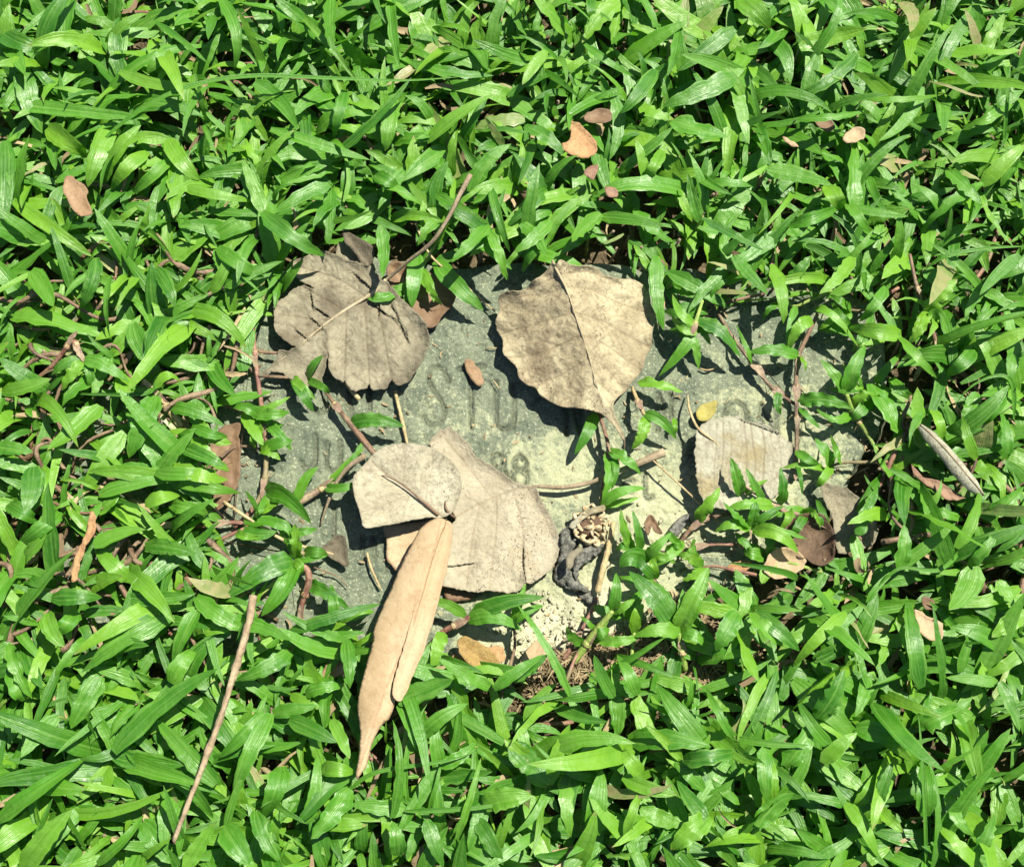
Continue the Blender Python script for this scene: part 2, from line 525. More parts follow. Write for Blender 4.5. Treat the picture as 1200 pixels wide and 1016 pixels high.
# ------------------------------------------------------------------ the ground
gx = np.r_[np.linspace(-6, -0.7, 12)[:-1], np.linspace(-0.7, 0.7, 241), np.linspace(0.7, 6, 12)[1:]]
X, Y = np.meshgrid(gx, gx)
QX = to_px(np.stack([X, Y, 0 * X], -1))
lit = np.exp(-(((QX[..., 0] - 770) / 120) ** 2 + ((QX[..., 1] - 765) / 60) ** 2))
Z = -0.017 + 0.014 * lit + 0.006 * (fbm(X * 30, Y * 30, 5, 5) - 0.5) + 0.003 * (fbm(X * 160, Y * 160, 9, 3) - 0.5)
V = np.stack([X, Y, Z], -1).reshape(-1, 3)
n = len(gx)
q = (np.arange(n - 1)[:, None] * n + np.arange(n - 1)[None, :])
F = np.stack([q, q + 1, q + n + 1, q + n], -1).reshape(-1, 4)
tag(link('ground', np_mesh('ground', V, F), M_SOIL), kind='structure')

# ------------------------------------------------------------------ the carved stone slab
SLAB = [(40, 345), (180, 318), (420, 296), (700, 300), (930, 318), (1042, 338), (1050, 440), (1040, 520), (985, 600),
        (930, 655), (860, 700), (790, 706), (752, 752), (690, 772), (610, 800), (430, 806), (250, 800), (70, 748), (48, 560)]
LETTERS = {
    'S': [[(525, 447), (519, 434), (508, 431), (502, 438), (503, 450), (511, 463), (518, 474), (520, 485), (514, 496), (503, 497), (497, 489)]],
    'T': [[(551, 440), (552, 502)], [(537, 433), (567, 429)]],
    'U': [[(581, 448), (581, 492), (584, 500), (591, 504), (598, 501), (602, 493), (602, 452)]],
    'N': [[(664, 510), (664, 446), (680, 508), (680, 446)]],
    'N ': [[(770, 504), (771, 462), (786, 502), (786, 464)]],
    'O': [[(862, 471), (852, 476), (848, 492), (850, 510), (860, 520), (870, 513), (875, 495), (872, 478), (862, 471)]],
    'N  ': [[(892, 512), (891, 474), (910, 510), (909, 472)]],
    'U ': [[(361, 455), (362, 473), (367, 481), (375, 483), (380, 476), (381, 455)]],
    'L': [[(409, 455), (411, 488), (424, 488)]],
    'J': [[(369, 511), (369, 538), (365, 547), (357, 549), (352, 542)]],
    'U  ': [[(383, 520), (382, 542), (386, 551), (393, 552), (398, 544), (398, 518)]],
    'I': [[(433, 456), (432, 486)]],
    '8': [[(583, 533), (577, 538), (579, 547), (586, 549), (590, 541), (583, 533)], [(585, 549), (576, 557), (580, 568), (590, 568), (593, 558), (585, 549)]],
    '8 ': [[(609, 535), (602, 541), (604, 550), (612, 551), (616, 543), (609, 535)], [(608, 551), (600, 558), (604, 570), (614, 569), (617, 559), (608, 551)]],
    'J ': [[(755, 556), (756, 579), (759, 584), (764, 582)]],
    'C': [[(741, 563), (734, 562), (730, 568), (733, 575), (740, 576)]],
    'I ': [[(391, 598), (390, 628)]],
    'H': [[(424, 655), (425, 630)], [(438, 656), (438, 630)], [(424, 643), (438, 643)]],
}
w0 = at_np(20, 830, 0)[:2]; w1 = at_np(1075, 275, 0)[:2]
xs = np.arange(min(w0[0], -0.30), 0.245, 0.00078)
ys = np.arange(w0[1], w1[1], 0.00078)
X, Y = np.meshgrid(xs, ys)
pp = to_px(np.stack([X, Y, 0 * X], -1))
px, py = pp[..., 0], pp[..., 1]
sd = sdist(px, py, SLAB) + 26 * (fbm(px / 60, py / 60, 3, 4) - 0.5)
edge = np.clip(sd / 14.0, 0, 1); edge = edge * edge * (3 - 2 * edge)
Z = -0.020 * (1 - edge)
Z += 0.0030 * (fbm(px / 90, py / 90, 21, 5) - 0.5) + 0.0018 * (fbm(px / 11, py / 11, 31, 4) - 0.5)
rough_zone = np.exp(-(((px - 660) / 75) ** 2 + ((py - 735) / 50) ** 2))
Z += rough_zone * 0.007 * (fbm(px / 16, py / 16, 41, 4) - 0.55)
pit = fbm(px / 7, py / 7, 51, 2)
Z -= 0.0010 * np.clip((pit - 0.70) / 0.1, 0, 1)
groove = np.zeros_like(px)
letter_paths = {}
for ch, strokes in LETTERS.items():
    letter_paths[ch] = [catmull(s, 5) if len(s) > 2 and ch.strip() not in ('N', 'L') else np.array(s, float) for s in strokes]
    for s in letter_paths[ch]:
        x0, y0 = s.min(0) - 16; x1, y1 = s.max(0) + 16
        m = (px > x0) & (px < x1) & (py > y0) & (py < y1)
        if m.any():
            d = seg_dist(px[m], py[m], s)
            groove[m] = np.maximum(groove[m], np.exp(-(d / 3.5) ** 7))
wear = 0.65 + 0.7 * (fbm(px / 40, py / 40, 61, 3) - 0.4)
Z -= 0.0026 * groove * np.clip(wear, 0.45, 1.1)
pale = np.zeros_like(px) - 0.08
for bx, by, rx, ry, a in [(640, 555, 90, 45, 0.7), (755, 590, 80, 55, 0.8), (660, 735, 110, 60, 1.35), (880, 460, 80, 50, 0.35), (930, 530, 90, 60, 0.6),
                          (1010, 430, 60, 60, 0.4), (860, 600, 90, 60, 0.9), (560, 490, 40, 30, 0.25), (500, 480, 25, 40, 0.35), (560, 600, 90, 60, 0.4),
                          (730, 690, 80, 60, 0.8), (700, 500, 60, 40, 0.3), (340, 720, 60, 40, 0.15), (560, 330, 60, 40, -0.35), (480, 380, 60, 40, -0.2), (590, 770, 70, 40, 0.6)]:
    pale += a * np.exp(-(((px - bx) / rx) ** 2 + ((py - by) / ry) ** 2))
nx, ny = len(xs), len(ys)
V = np.stack([X, Y, Z], -1).reshape(-1, 3)
q = (np.arange(ny - 1)[:, None] * nx + np.arange(nx - 1)[None, :])
F = np.stack([q, q + 1, q + nx + 1, q + nx], -1).reshape(-1, 4)
keep = (sd.reshape(-1)[F] > -14).any(1)
F = F[keep]
used = np.unique(F); remap = np.full(len(V), -1); remap[used] = np.arange(len(used))
slab = link('stone_slab', np_mesh('stone_slab', V[used], remap[F], attrs={'pale': pale.reshape(-1)[used], 'groove': groove.reshape(-1)[used]}), M_SLAB)
tag(slab, 'mossy grey green stone marker with worn carved letters, overgrown by grass', 'stone slab')
slab_top = Z


def slab_z(xw, yw):
    i = np.clip(np.round((np.asarray(yw) - ys[0]) / 0.00078).astype(int), 0, ny - 1)
    j = np.clip(np.round((np.asarray(xw) - xs[0]) / 0.00078).astype(int), 0, nx - 1)
    return slab_top[i, j]


for ch, strokes in letter_paths.items():
    Vs, Fs, off = [], [], 0
    for s in strokes:
        L = np.linalg.norm(np.diff(s, axis=0), axis=1).sum()
        s2 = resample(s, max(6, int(L / 3)))
        T = norm(np.gradient(s2, axis=0)); S = np.stack([-T[:, 1], T[:, 0]], 1)
        rows = []
        for k in (-1, 0, 1):
            p = s2 + S * k * (1.2 + 0.6 * (vnoise(s2[:, :1] / 5, s2[:, 1:] / 5, 4)))
            w = at_np(p[:, 0], p[:, 1], 0)
            w[:, 2] = slab_z(w[:, 0], w[:, 1]) + (0.00022 if k == 0 else 0.00002)
            rows.append(w)
        R = np.stack(rows, 1)
        n = len(s2)
        q = np.arange(n - 1)[:, None] * 3 + np.arange(2)[None, :]
        Fs.append(np.stack([q, q + 1, q + 4, q + 3], -1).reshape(-1, 4) + off)
        Vs.append(R.reshape(-1, 3)); off += n * 3
    o = link('letter', np_mesh('letter', np.vstack(Vs), np.vstack(Fs)), M_DIRT, slab)
    o['label'] = 'carved letter ' + ch.strip() if not ch.strip().isdigit() else 'carved number ' + ch.strip()

# ------------------------------------------------------------------ dead leaves
def dead_blade(name, outline, mat, parent, zf, veins=(), step=3.0, vein_w=1.6, vein_depth=0.0004, thick=0.0004, smooth_n=3, jag=0.7, seed=0, loc=None, pillow=0.0, cracks=(), branch=0):
    """mesh of a dead leaf from its outline; zf(px, py, rimdist) gives its height in metres"""
    ol = catmull(outline, smooth_n, True)
    ol = resample(np.vstack([ol, ol[:1]]), max(16, int(np.linalg.norm(np.diff(np.vstack([ol, ol[:1]]), axis=0), axis=1).sum() / (step * 0.9))))[:-1]
    ang = np.arange(len(ol))
    ol = ol + jag * np.stack([vnoise(ang * 0.45, 0 * ang, seed) - 0.5, vnoise(ang * 0.45, 0 * ang + 7, seed) - 0.5], 1) * 2
    x0, y0 = ol.min(0); x1, y1 = ol.max(0)
    r = np.random.default_rng(seed + 5)
    gx, gy = np.meshgrid(np.arange(x0, x1, step), np.arange(y0, y1, step * 0.87))
    gx = gx + (np.arange(gx.shape[0]) % 2)[:, None] * step / 2
    gx = gx + r.uniform(-.18, .18, gx.shape) * step; gy = gy + r.uniform(-.18, .18, gy.shape) * step
    m = sdist(gx, gy, ol) > step * 0.55
    pts = np.vstack([ol, np.stack([gx[m], gy[m]], 1)])
    nb = len(ol)
    res = geometry.delaunay_2d_cdt([Vector(p) for p in pts], [], [list(range(nb))], 1, 1e-5)
    P = np.array([list(v) for v in res[0]])
    T = [list(f) for f in res[2]]
    T = np.array([f if len(f) == 3 else f[:3] for f in T])
    rd = seg_dist(P[:, 0], P[:, 1], ol, True)
    z = zf(P[:, 0], P[:, 1], rd)
    vein = np.zeros(len(P)); pil = np.zeros(len(P))
    veins = list(veins)
    if branch:
        rb = np.random.default_rng(seed + 77)
        for vn in list(veins):
            vp = resample(catmull(vn[0] if isinstance(vn, tuple) else vn, 4), 24)
            T2 = norm(np.gradient(vp, axis=0))
            for i in range(2, 22, 2):
                for sgn in (-1, 1):
                    a0 = math.atan2(T2[i, 1], T2[i, 0]) + sgn * rb.uniform(0.7, 1.1)
                    ln = rb.uniform(8, branch); b1 = a0 - sgn * rb.uniform(0.1, 0.6)
                    p0 = vp[i]; p1 = p0 + ln * 0.5 * np.array([math.cos(a0), math.sin(a0)]); p2 = p1 + ln * 0.5 * np.array([math.cos(b1), math.sin(b1)])
                    veins.append(([tuple(p0), tuple(p1), tuple(p2)], rb.uniform(0.32, 0.459)))
    for vn in veins:
        k = 1.0
        if isinstance(vn, tuple) and len(vn) == 2 and isinstance(vn[1], (int, float)):
            vn, k = vn
        vp = catmull(vn, 4) if k > 0.46 else np.array(vn, float)
        lo, hi = vp.min(0) - 22, vp.max(0) + 22
        d = np.full(len(P), 99.0)
        near = (P[:, 0] > lo[0]) & (P[:, 0] < hi[0]) & (P[:, 1] > lo[1]) & (P[:, 1] < hi[1])
        d[near] = seg_dist(P[near, 0], P[near, 1], vp)
        vein = np.maximum(vein, k * np.exp(-(d / (vein_w * (0.7 + 0.5 * k))) ** 2))
        if k > 0.46: pil = np.maximum(pil, k * np.exp(-(d / 7.0) ** 2))
    z = np.maximum(z + vein * vein_depth - pil * pillow, 0.0004)
    for cp in cracks:
        cp = catmull(cp, 4)
        d = seg_dist(P[:, 0], P[:, 1], cp)
        side = (P[:, 0] - cp[0, 0]) * (cp[-1, 1] - cp[0, 1]) - (P[:, 1] - cp[0, 1]) * (cp[-1, 0] - cp[0, 0])
        z = z + 0.0011 * np.exp(-(d / 6.0) ** 2) * np.where(side > 0, 1.0, -0.6)
        cen = P[T].mean(1)
        T = T[seg_dist(cen[:, 0], cen[:, 1], cp) > (0.55 if step < 1.6 else 0.4)]
    W = at_np(P[:, 0], P[:, 1], z)
    if loc is not None:
        W = W - np.array(loc)
    # counter clockwise seen from above
    a = W[T[:, 1]] - W[T[:, 0]]; b = W[T[:, 2]] - W[T[:, 0]]
    flip = (a[:, 0] * b[:, 1] - a[:, 1] * b[:, 0]) < 0
    T[flip] = T[flip][:, ::-1]
    me = np_mesh(name, W, T, attrs={'vein': vein, 'rim': np.exp(-(rd / 2.2))})
    o = link(name, me, mat, parent)
    s = o.modifiers.new('thickness', 'SOLIDIFY'); s.thickness = thick; s.offset = -1
    return o


def Zf(z0, cx=0, cy=0, gx=0, gy=0, rim=0, rimw=20, nz=0.7, ns=25, ripple=0, rs=14, fold=None, fold_k=0, seed=0, dome=0, domer=80, zmin=0.4):
    """height field in mm: plane, domed centre, curled rim, crinkles and a fold along a midrib"""
    def f(px, py, rd):
        z = z0 + gx * (px - cx) / 100 + gy * (py - cy) / 100
        z = z + rim * np.exp(-rd / rimw) * (0.35 + 1.3 * vnoise(px / 38, py / 38, seed + 1))
        z = z + ripple * np.exp(-rd / 12) * np.sin(np.arctan2(py - cy, px - cx) * rs + 3 * vnoise(px / 40, py / 40, seed))
        z = z + nz * 2 * (fbm(px / ns, py / ns, seed + 3, 4) - 0.5)
        z = z + 0.22 * nz * (fbm(px / 6.5, py / 6.5, seed + 9, 2) - 0.5) * 2
        if dome:
            z = z + dome * (1 - np.clip(np.hypot(px - cx, py - cy) / domer, 0, 1) ** 2)
        if fold is not None:
            d = seg_dist(px, py, fold)
            z = z + fold_k * np.clip(d, 0, 120) / 100
        return np.maximum(z, zmin) * 0.001
    return f


def sc(pts, s, ox, oy):
    return [(ox + x / s, oy + y / s) for x, y in pts]


def stalk(name, pts, rad_px, mat, parent, loc, sides=8, bump=0.3, K=28, nodes=()):
    p = catmull(np.array(pts, float), 6)
    p = resample(p, K)
    W = at_np(p[:, 0], p[:, 1], p[:, 2] * 0.001) - np.array(loc)
    rad = np.interp(np.linspace(0, 1, K), np.linspace(0, 1, len(rad_px)), rad_px) * PX
    V, F, uv = tube_mesh(W, rad, sides, nodes, bump, int(abs(pts[0][0])))
    return link(name, np_mesh(name, V, F, uv), mat, parent)


def loc_of(x, y, z=0.0):
    return tuple(float(v) for v in at_np(x, y, z * 0.001))


# 1: the torn grey leaf at the upper left
A = lambda pts: sc(pts, 3.387, 300, 180)
L1 = loc_of(415, 375)
leaf1 = empty('dead_leaf', L1, 'large torn grey brown dead leaf with long stalk on upper left of stone', 'dead leaf')
mid1 = A([(510, 500), (430, 570), (350, 625), (270, 680), (200, 740), (150, 780), (60, 850), (5, 880)])
out1 = A([(490, 500), (470, 470), (462, 448), (430, 440), (395, 428), (360, 425), (322, 402), (300, 398), (262, 382), (240, 392), (215, 395), (190, 412), (150, 425), (143, 440), (148, 470), (165, 497), (196, 517), (232, 532), (225, 537), (190, 522), (150, 535), (128, 562),
          (85, 590), (70, 615), (74, 645), (72, 690), (88, 718), (110, 740), (160, 768), (140, 776), (122, 786), (95, 778), (84, 800), (80, 826), (30, 868), (5, 878), (10, 888), (62, 862), (110, 872), (136, 893), (150, 897), (190, 920), (214, 922), (240, 932), (256, 900),
          (276, 850), (284, 800), (284, 740), (284, 700), (287, 700), (288, 780), (290, 852), (312, 892), (345, 908), (356, 892), (359, 918), (375, 938), (398, 944), (420, 936), (441, 934), (448, 912), (453, 927),
          (468, 938), (490, 934), (514, 936), (536, 904), (540, 894), (545, 908), (564, 922), (592, 913), (615, 896), (632, 870), (640, 846), (662, 820), (672, 790), (686, 770), (688, 730), (675, 680), (662, 655), (640, 638), (600, 596), (575, 578), (560, 558), (535, 525), (515, 505)])
side1 = [A(v) for v in ([(360, 620), (356, 740), (352, 890)], [(430, 575), (440, 740), (452, 920)], [(480, 530), (495, 660), (537, 890)], [(520, 520), (560, 640), (605, 750)], [(350, 622), (240, 560), (180, 520)],
                        [(430, 565), (330, 500), (240, 470), (170, 450)], [(270, 680), (180, 650), (90, 640)], [(475, 540), (430, 480), (380, 450)], [(250, 700), (190, 720), (140, 740)])]
dead_blade('blade', out1, M_GREYLEAF, leaf1, Zf(8.5, 410, 375, gx=1.5, gy=-2.0, rim=4.0, rimw=10, nz=1.7, ns=26, dome=3, domer=110, seed=2), [(s, 0.85) for s in side1], 1.4, 1.0, -0.0005, jag=0.9, smooth_n=1, seed=1, loc=L1, pillow=0.0006, branch=24, cracks=[A(v) for v in ([(450, 585), (485, 615), (522, 640)], [(540, 600), (568, 660), (585, 700)], [(548, 655), (590, 690), (602, 740)], [(218, 560), (226, 605)], [(222, 655), (262, 692)],
                                          [(160, 700), (200, 735)], [(490, 600), (488, 648)], [(400, 485), (450, 530)], [(240, 615), (285, 645)])])
dead_blade('curled_flap', A([(345, 300), (380, 320), (430, 345), (465, 375), (466, 430), (440, 448), (415, 430), (380, 380), (350, 350)]), M_DARKLEAF, leaf1,
           Zf(16, 420, 290, gx=6, gy=-10, rim=2, nz=0.7, seed=4, fold=A([(345, 300), (400, 380), (450, 440)]), fold_k=16), [(A([(350, 310), (400, 385), (445, 440)]), 0.6)], 3.0, loc=L1, seed=3)
dead_blade('blade', A([(330, 350), (370, 375), (420, 430), (470, 470), (500, 505), (470, 540), (400, 520), (340, 440), (318, 400)]), M_GREYLEAF, leaf1, Zf(9.5, 420, 310, gy=-4, nz=0.8, seed=5), [(A([(350, 370), (490, 505)]), 0.5)], 3.0, loc=L1, seed=8)
stalk('petiole', [(551, 205, 46), (540, 226, 45), (524, 258, 41), (505, 285, 34), (480, 305, 24), (455, 326, 14), (446, 333, 13.0)], [3.3, 2.7, 2.4, 2.3, 2.2, 2.2, 2.1], M_PETIOLE, leaf1, L1)
stalk('midrib', [(452, 328, 13.5), (440, 341, 13.2), (427, 350, 12.6), (404, 364, 12.2), (380, 381, 11.4), (358, 399, 10.2), (344, 410, 9.4), (318, 431, 8.4), (303, 440, 7.6)], [2.2, 2.1, 1.9, 1.6, 1.4, 1.2, 1.0, 0.8, 0.5], M_RIB, leaf1, L1, 8, 0.3, 40)

# 1b: brown scrap below it
L = loc_of(502, 355)
t = empty('dead_leaf', L, 'brown leaf scrap tucked behind right side of the torn grey leaf', 'dead leaf')
dead_blade('blade', A([(540, 430), (600, 440), (680, 470), (740, 500), (790, 550), (780, 600), (740, 640), (720, 680), (680, 690), (640, 650), (590, 590), (540, 530), (520, 470)]), M_BROWNLEAF, t, Zf(3.5, 500, 350, gx=3, gy=-3, rim=4, rimw=9, nz=1.3, seed=7), [(A([(530, 450), (640, 560), (760, 580)]), 0.8)], 3, loc=L, seed=9)

# 2: the heart shaped leaf
B = lambda pts: sc(pts, 3.387, 550, 280)
L2 = loc_of(680, 395)
leaf2 = empty('dead_leaf', L2, 'heart shaped beige dead leaf with scalloped edge and drip tip, upper middle of stone', 'dead leaf')
mid2 = B([(360, 100), (390, 210), (430, 330), (470, 450), (505, 580), (540, 670), (575, 730), (610, 790)])
out2 = B([(362, 84), (420, 105), (500, 115), (545, 145), (590, 158), (650, 160), (690, 185), (715, 220), (722, 260), (738, 300), (730, 350), (725, 410), (705, 460), (690, 510), (650, 565), (610, 610), (580, 640), (570, 665), (577, 700), (597, 740), (612, 772), (613, 800),
          (590, 765), (560, 728), (530, 700), (500, 685), (440, 672), (380, 668), (330, 650), (290, 625), (265, 595), (230, 580), (200, 550), (185, 510), (160, 480), (135, 450), (130, 400), (110, 360), (105, 320), (118, 280), (115, 240), (150, 210), (200, 205), (230, 190), (265, 160), (300, 130), (325, 98), (345, 105)])
o2 = catmull(out2, 3, True); c2_ = o2.mean(0)
a2_ = np.arctan2(o2[:, 1] - c2_[1], o2[:, 0] - c2_[0])
out2 = [tuple(p) for p in o2 + norm(o2 - c2_) * (0.7 * np.sin(a2_ * 17 + 1))[:, None] * (o2[:, 1:] < 468)]
side2 = [B(v) for v in ([(385, 190), (480, 200), (560, 240), (690, 290)], [(415, 290), (540, 330), (620, 380), (715, 430)], [(445, 380), (540, 420), (610, 470), (680, 520)], [(475, 470), (540, 510), (600, 580)], [(500, 560), (550, 600), (585, 640)], [(370, 140), (470, 130), (600, 180)],
                        [(385, 190), (300, 220), (210, 230), (130, 280)], [(415, 290), (320, 320), (220, 350), (120, 380)], [(445, 385), (360, 420), (260, 460), (150, 470)], [(475, 470), (400, 520), (320, 560), (220, 570)], [(505, 570), (440, 610), (350, 650)], [(370, 140), (300, 170), (240, 200)])]
dead_blade('blade', out2, M_BODHI, leaf2, Zf(27.0, 680, 395, gx=-1.5, gy=-2.5, rim=3.2, rimw=8, nz=1.5, ns=22, ripple=1.4, rs=17, fold=mid2, fold_k=-22, seed=12, zmin=2), [(s, 0.8) for s in side2], 1.4, 0.9, -0.0003, jag=0.4, smooth_n=3, seed=11, loc=L2, pillow=0.0013, branch=30)
stalk('midrib', [(B([(330, 88)])[0]) + (28,), (B([(350, 130)])[0]) + (30.5,), (B([(388, 205)])[0]) + (28.8,), (B([(430, 330)])[0]) + (27.4,), (B([(470, 450)])[0]) + (26.2,), (B([(505, 580)])[0]) + (24.8,), (B([(540, 670)])[0]) + (23.6,)], [1.8, 1.4, 0.85, 0.7, 0.6, 0.5, 0.3], M_RIB, leaf2, L2)
stalk('drip_tip', [(B([(575, 735)])[0]) + (22,), (B([(606, 775)])[0]) + (19,), (B([(615, 820)])[0]) + (13,), (B([(600, 870)])[0]) + (5,), (B([(560, 900)])[0]) + (3,), (B([(535, 912)])[0]) + (2,)], [2.6, 2.0, 1.3, 1.1, 1.0, 0.8], M_PETIOLE, leaf2, L2)

# 3: the lower leaf with folded lobe
C3 = lambda pts: sc(pts, 3.175, 380, 480)
L3 = loc_of(560, 600)
leaf3 = empty('dead_leaf', L3, 'large pale speckled dead leaf split into lobes, lower middle of stone', 'dead leaf')
out3 = C3([(790, 285), (802, 330), (832, 380), (865, 440), (878, 490), (865, 560), (840, 600), (800, 628), (768, 648), (752, 640), (745, 600), (742, 600), (748, 655), (720, 675), (680, 683), (620, 672), (560, 680), (500, 668), (440, 655), (437, 560), (444, 500), (462, 440), (488, 412),
           (480, 380), (490, 320), (470, 250), (425, 180), (387, 125), (420, 85), (460, 65), (500, 90), (540, 130), (562, 175), (610, 203), (660, 235), (700, 265), (750, 282)])
mid3 = C3([(790, 287), (720, 295), (640, 322), (560, 360), (490, 400)])
side3 = [C3(v) for v in ([(700, 300), (735, 420), (742, 560), (745, 600)], [(640, 325), (640, 450), (620, 600), (615, 665)], [(580, 352), (550, 480), (530, 660)], [(755, 290), (810, 380), (850, 480)], [(700, 290), (640, 250), (570, 220)], [(620, 325), (540, 220), (450, 110)])]
dead_blade('blade', out3, M_PALELEAF, leaf3, Zf(5.5, 570, 610, gx=-1.0, gy=0.5, rim=3.4, rimw=9, nz=1.3, ns=30, dome=4.0, domer=110, seed=22), [(mid3, 0.8)] + [(s, 0.8) for s in side3], 1.4, 0.9, -0.0003, jag=0.8, smooth_n=1, seed=21, loc=L3, pillow=0.0005, branch=26, cracks=[C3(v) for v in ([(742, 520), (738, 570), (744, 605)], [(450, 585), (500, 582), (550, 572)])])
outl = C3([(105, 270), (115, 240), (170, 180), (200, 150), (250, 130), (310, 125), (380, 135), (440, 165), (490, 210), (512, 270), (500, 330), (478, 380), (440, 402), (400, 400), (330, 410), (260, 425), (200, 435), (148, 438), (135, 390), (112, 320)])
midl = C3([(440, 400), (370, 340), (290, 280), (230, 240), (180, 195)])
dead_blade('folded_lobe', outl, M_LOBE, leaf3, Zf(17, 470, 570, gx=-4.0, gy=1.0, rim=1.8, rimw=12, nz=0.8, ns=30, fold=midl, fold_k=5, seed=24), [(midl, 0.9), (C3([(290, 280), (300, 200), (290, 130)]), 0.5), (C3([(340, 320), (400, 230), (400, 150)]), 0.5), (C3([(330, 315), (230, 350), (140, 380)]), 0.5)], 1.4, 0.9, -0.0004, jag=0.4, smooth_n=3, seed=23, loc=L3, pillow=0.0009, branch=24)
stalk('petiole', [(622, 570, 6), (632, 570, 7), (660, 571, 8), (690, 566, 8), (708, 558, 8.5), (735, 548, 9), (778, 530, 9)], [1.5, 2.8, 2.6, 2.6, 3.0, 4.2, 5.4], M_PETIOLE, leaf3, L3)
stalk('crack_fibre', [C3([(215, 245)])[0] + (18,), C3([(250, 255)])[0] + (19.5,), C3([(300, 285)])[0] + (19,), C3([(370, 345)])[0] + (18,), C3([(425, 392)])[0] + (17.5,)], [0.6, 1.0, 1.3, 1.6, 1.8], M_BROWNSTEM, leaf3, L3, 6)
stalk('crack_fibre', [C3([(450, 340)])[0] + (16.5,), C3([(456, 375)])[0] + (17.5,), C3([(488, 403)])[0] + (12,)], [0.7, 1.6, 1.4], M_BROWNSTEM, leaf3, L3, 6, K=14)

L = loc_of(475, 640)
t = empty('dead_leaf', L, 'tan leaf scrap lying underneath the lower pale leaf', 'dead leaf')
dead_blade('blade', C3([(222, 430), (300, 425), (370, 415), (440, 410), (450, 560), (445, 640), (340, 650), (250, 580), (232, 540), (230, 480)]), M_TANLEAF, t, Zf(4.0, 480, 640, rim=1.0, nz=0.7, seed=26), [(C3([(235, 520), (400, 480)]), 0.5), (C3([(250, 570), (420, 520)]), 0.6)], 3.2, loc=L, seed=26)
L = loc_of(540, 692)
t = empty('dead_leaf', L, 'dark brown leaf edge peeking from beneath pale leaf bottom', 'dead leaf')
dead_blade('blade', C3([(440, 640), (500, 650), (560, 660), (552, 700), (500, 712), (455, 705)]), M_BROWNLEAF, t, Zf(3.0, 540, 692, nz=0.6, seed=27), [], 3.2, loc=L, seed=27)

# 4: the long folded tan leaf
L4 = loc_of(470, 760, 20)
leaf4 = empty('dead_leaf', L4, 'long narrow folded tan leaf lying diagonally across grass below the stone', 'dead leaf')
front = [(521, 608), (512, 607), (503, 611), (493, 619), (484, 634), (471, 660), (456, 694), (448, 712), (438, 737), (437, 752), (428, 784), (419, 822), (419, 837), (422, 856), (421, 882), (417, 911), (425, 904), (431, 894), (436, 872), (447, 850), (457, 841), (463, 822), (464, 806), (466, 784),
         (475, 759), (485, 734), (494, 702), (504, 668), (514, 636), (523, 614)]
mid4 = [(517, 611), (508, 645), (497, 690), (476, 750), (455, 800), (441, 840), (428, 880), (419, 905)]
back = [(525, 610), (530, 618), (527, 650), (519, 684), (507, 729), (497, 760), (484, 792), (470, 822), (460, 812), (464, 790), (474, 755), (485, 715), (497, 675), (510, 637), (518, 614)]
dead_blade('folded_flap', back, M_TANLEAF, leaf4, Zf(30, 490, 715, gy=6.0, gx=-10, rim=1.2, rimw=4, nz=0.5, ns=40, seed=31), [([(523, 616), (510, 660), (492, 720), (470, 790)], 0.5)], 3.0, loc=L4, seed=31)
dead_blade('blade', front, M_TANLEAF, leaf4, Zf(35, 470, 760, gy=6.0, gx=-1, rim=-1.5, rimw=7, nz=0.5, ns=40, fold=mid4, fold_k=-14, seed=32), [(mid4, 1.0)] + [([(mid4[i][0], mid4[i][1]), (mid4[i][0] - 14, mid4[i][1] + 16)], 0.25) for i in (1, 2, 3, 4)], 2.3, 1.0, -0.0004, jag=0.4, loc=L4, seed=32, branch=16)

# 6: bleached leaf at the right
D6 = lambda pts: sc(pts, 3.387, 750, 330)
L6 = loc_of(870, 535)
leaf6 = empty('dead_leaf', L6, 'bleached cream dead leaf with close parallel veins, right part of stone', 'dead leaf')
out6 = D6([(222, 600), (250, 562), (300, 545), (360, 532), (400, 534), (412, 556), (430, 553), (480, 560), (540, 590), (580, 625), (615, 660), (625, 700), (610, 750), (590, 800), (540, 850), (480, 890), (400, 910), (320, 900), (270, 890), (240, 850), (225, 780), (218, 700), (220, 640)])
r6 = np.random.default_rng(6)
v6 = [D6([(268 + 30 * k + r6.normal(0, 6), 560 + (k > 6) * 30), (262 + 33 * k + r6.normal(0, 6), 650), (258 + 33 * k + r6.normal(0, 7), 730), (246 + 34 * k + r6.normal(0, 8), 850)]) for k in range(11)]
dead_blade('blade', out6, M_LIGHTLEAF, leaf6, Zf(9, 870, 545, gx=-9, gy=1, rim=1.6, rimw=8, nz=0.9, ns=26, dome=3, domer=70, seed=42), [(v, float(r6.uniform(0.55, 1.0))) for v in v6] + [(D6([(190, 460), (215, 540), (270, 600), (350, 690)]), 0.3)], 1.35, 1.0, -0.0003, jag=1.4, smooth_n=2, seed=41, loc=L6, pillow=0.00022, branch=12, cracks=[D6([(412, 552), (470, 562), (545, 600)])])
stalk('petiole', [(806, 462, 4), (808, 480, 12), (818, 502, 15), (838, 518, 13.5), (853, 535, 12.4)], [0.8, 1.8, 1.6, 1.0, 0.6], M_STRAW, leaf6, L6, 6)

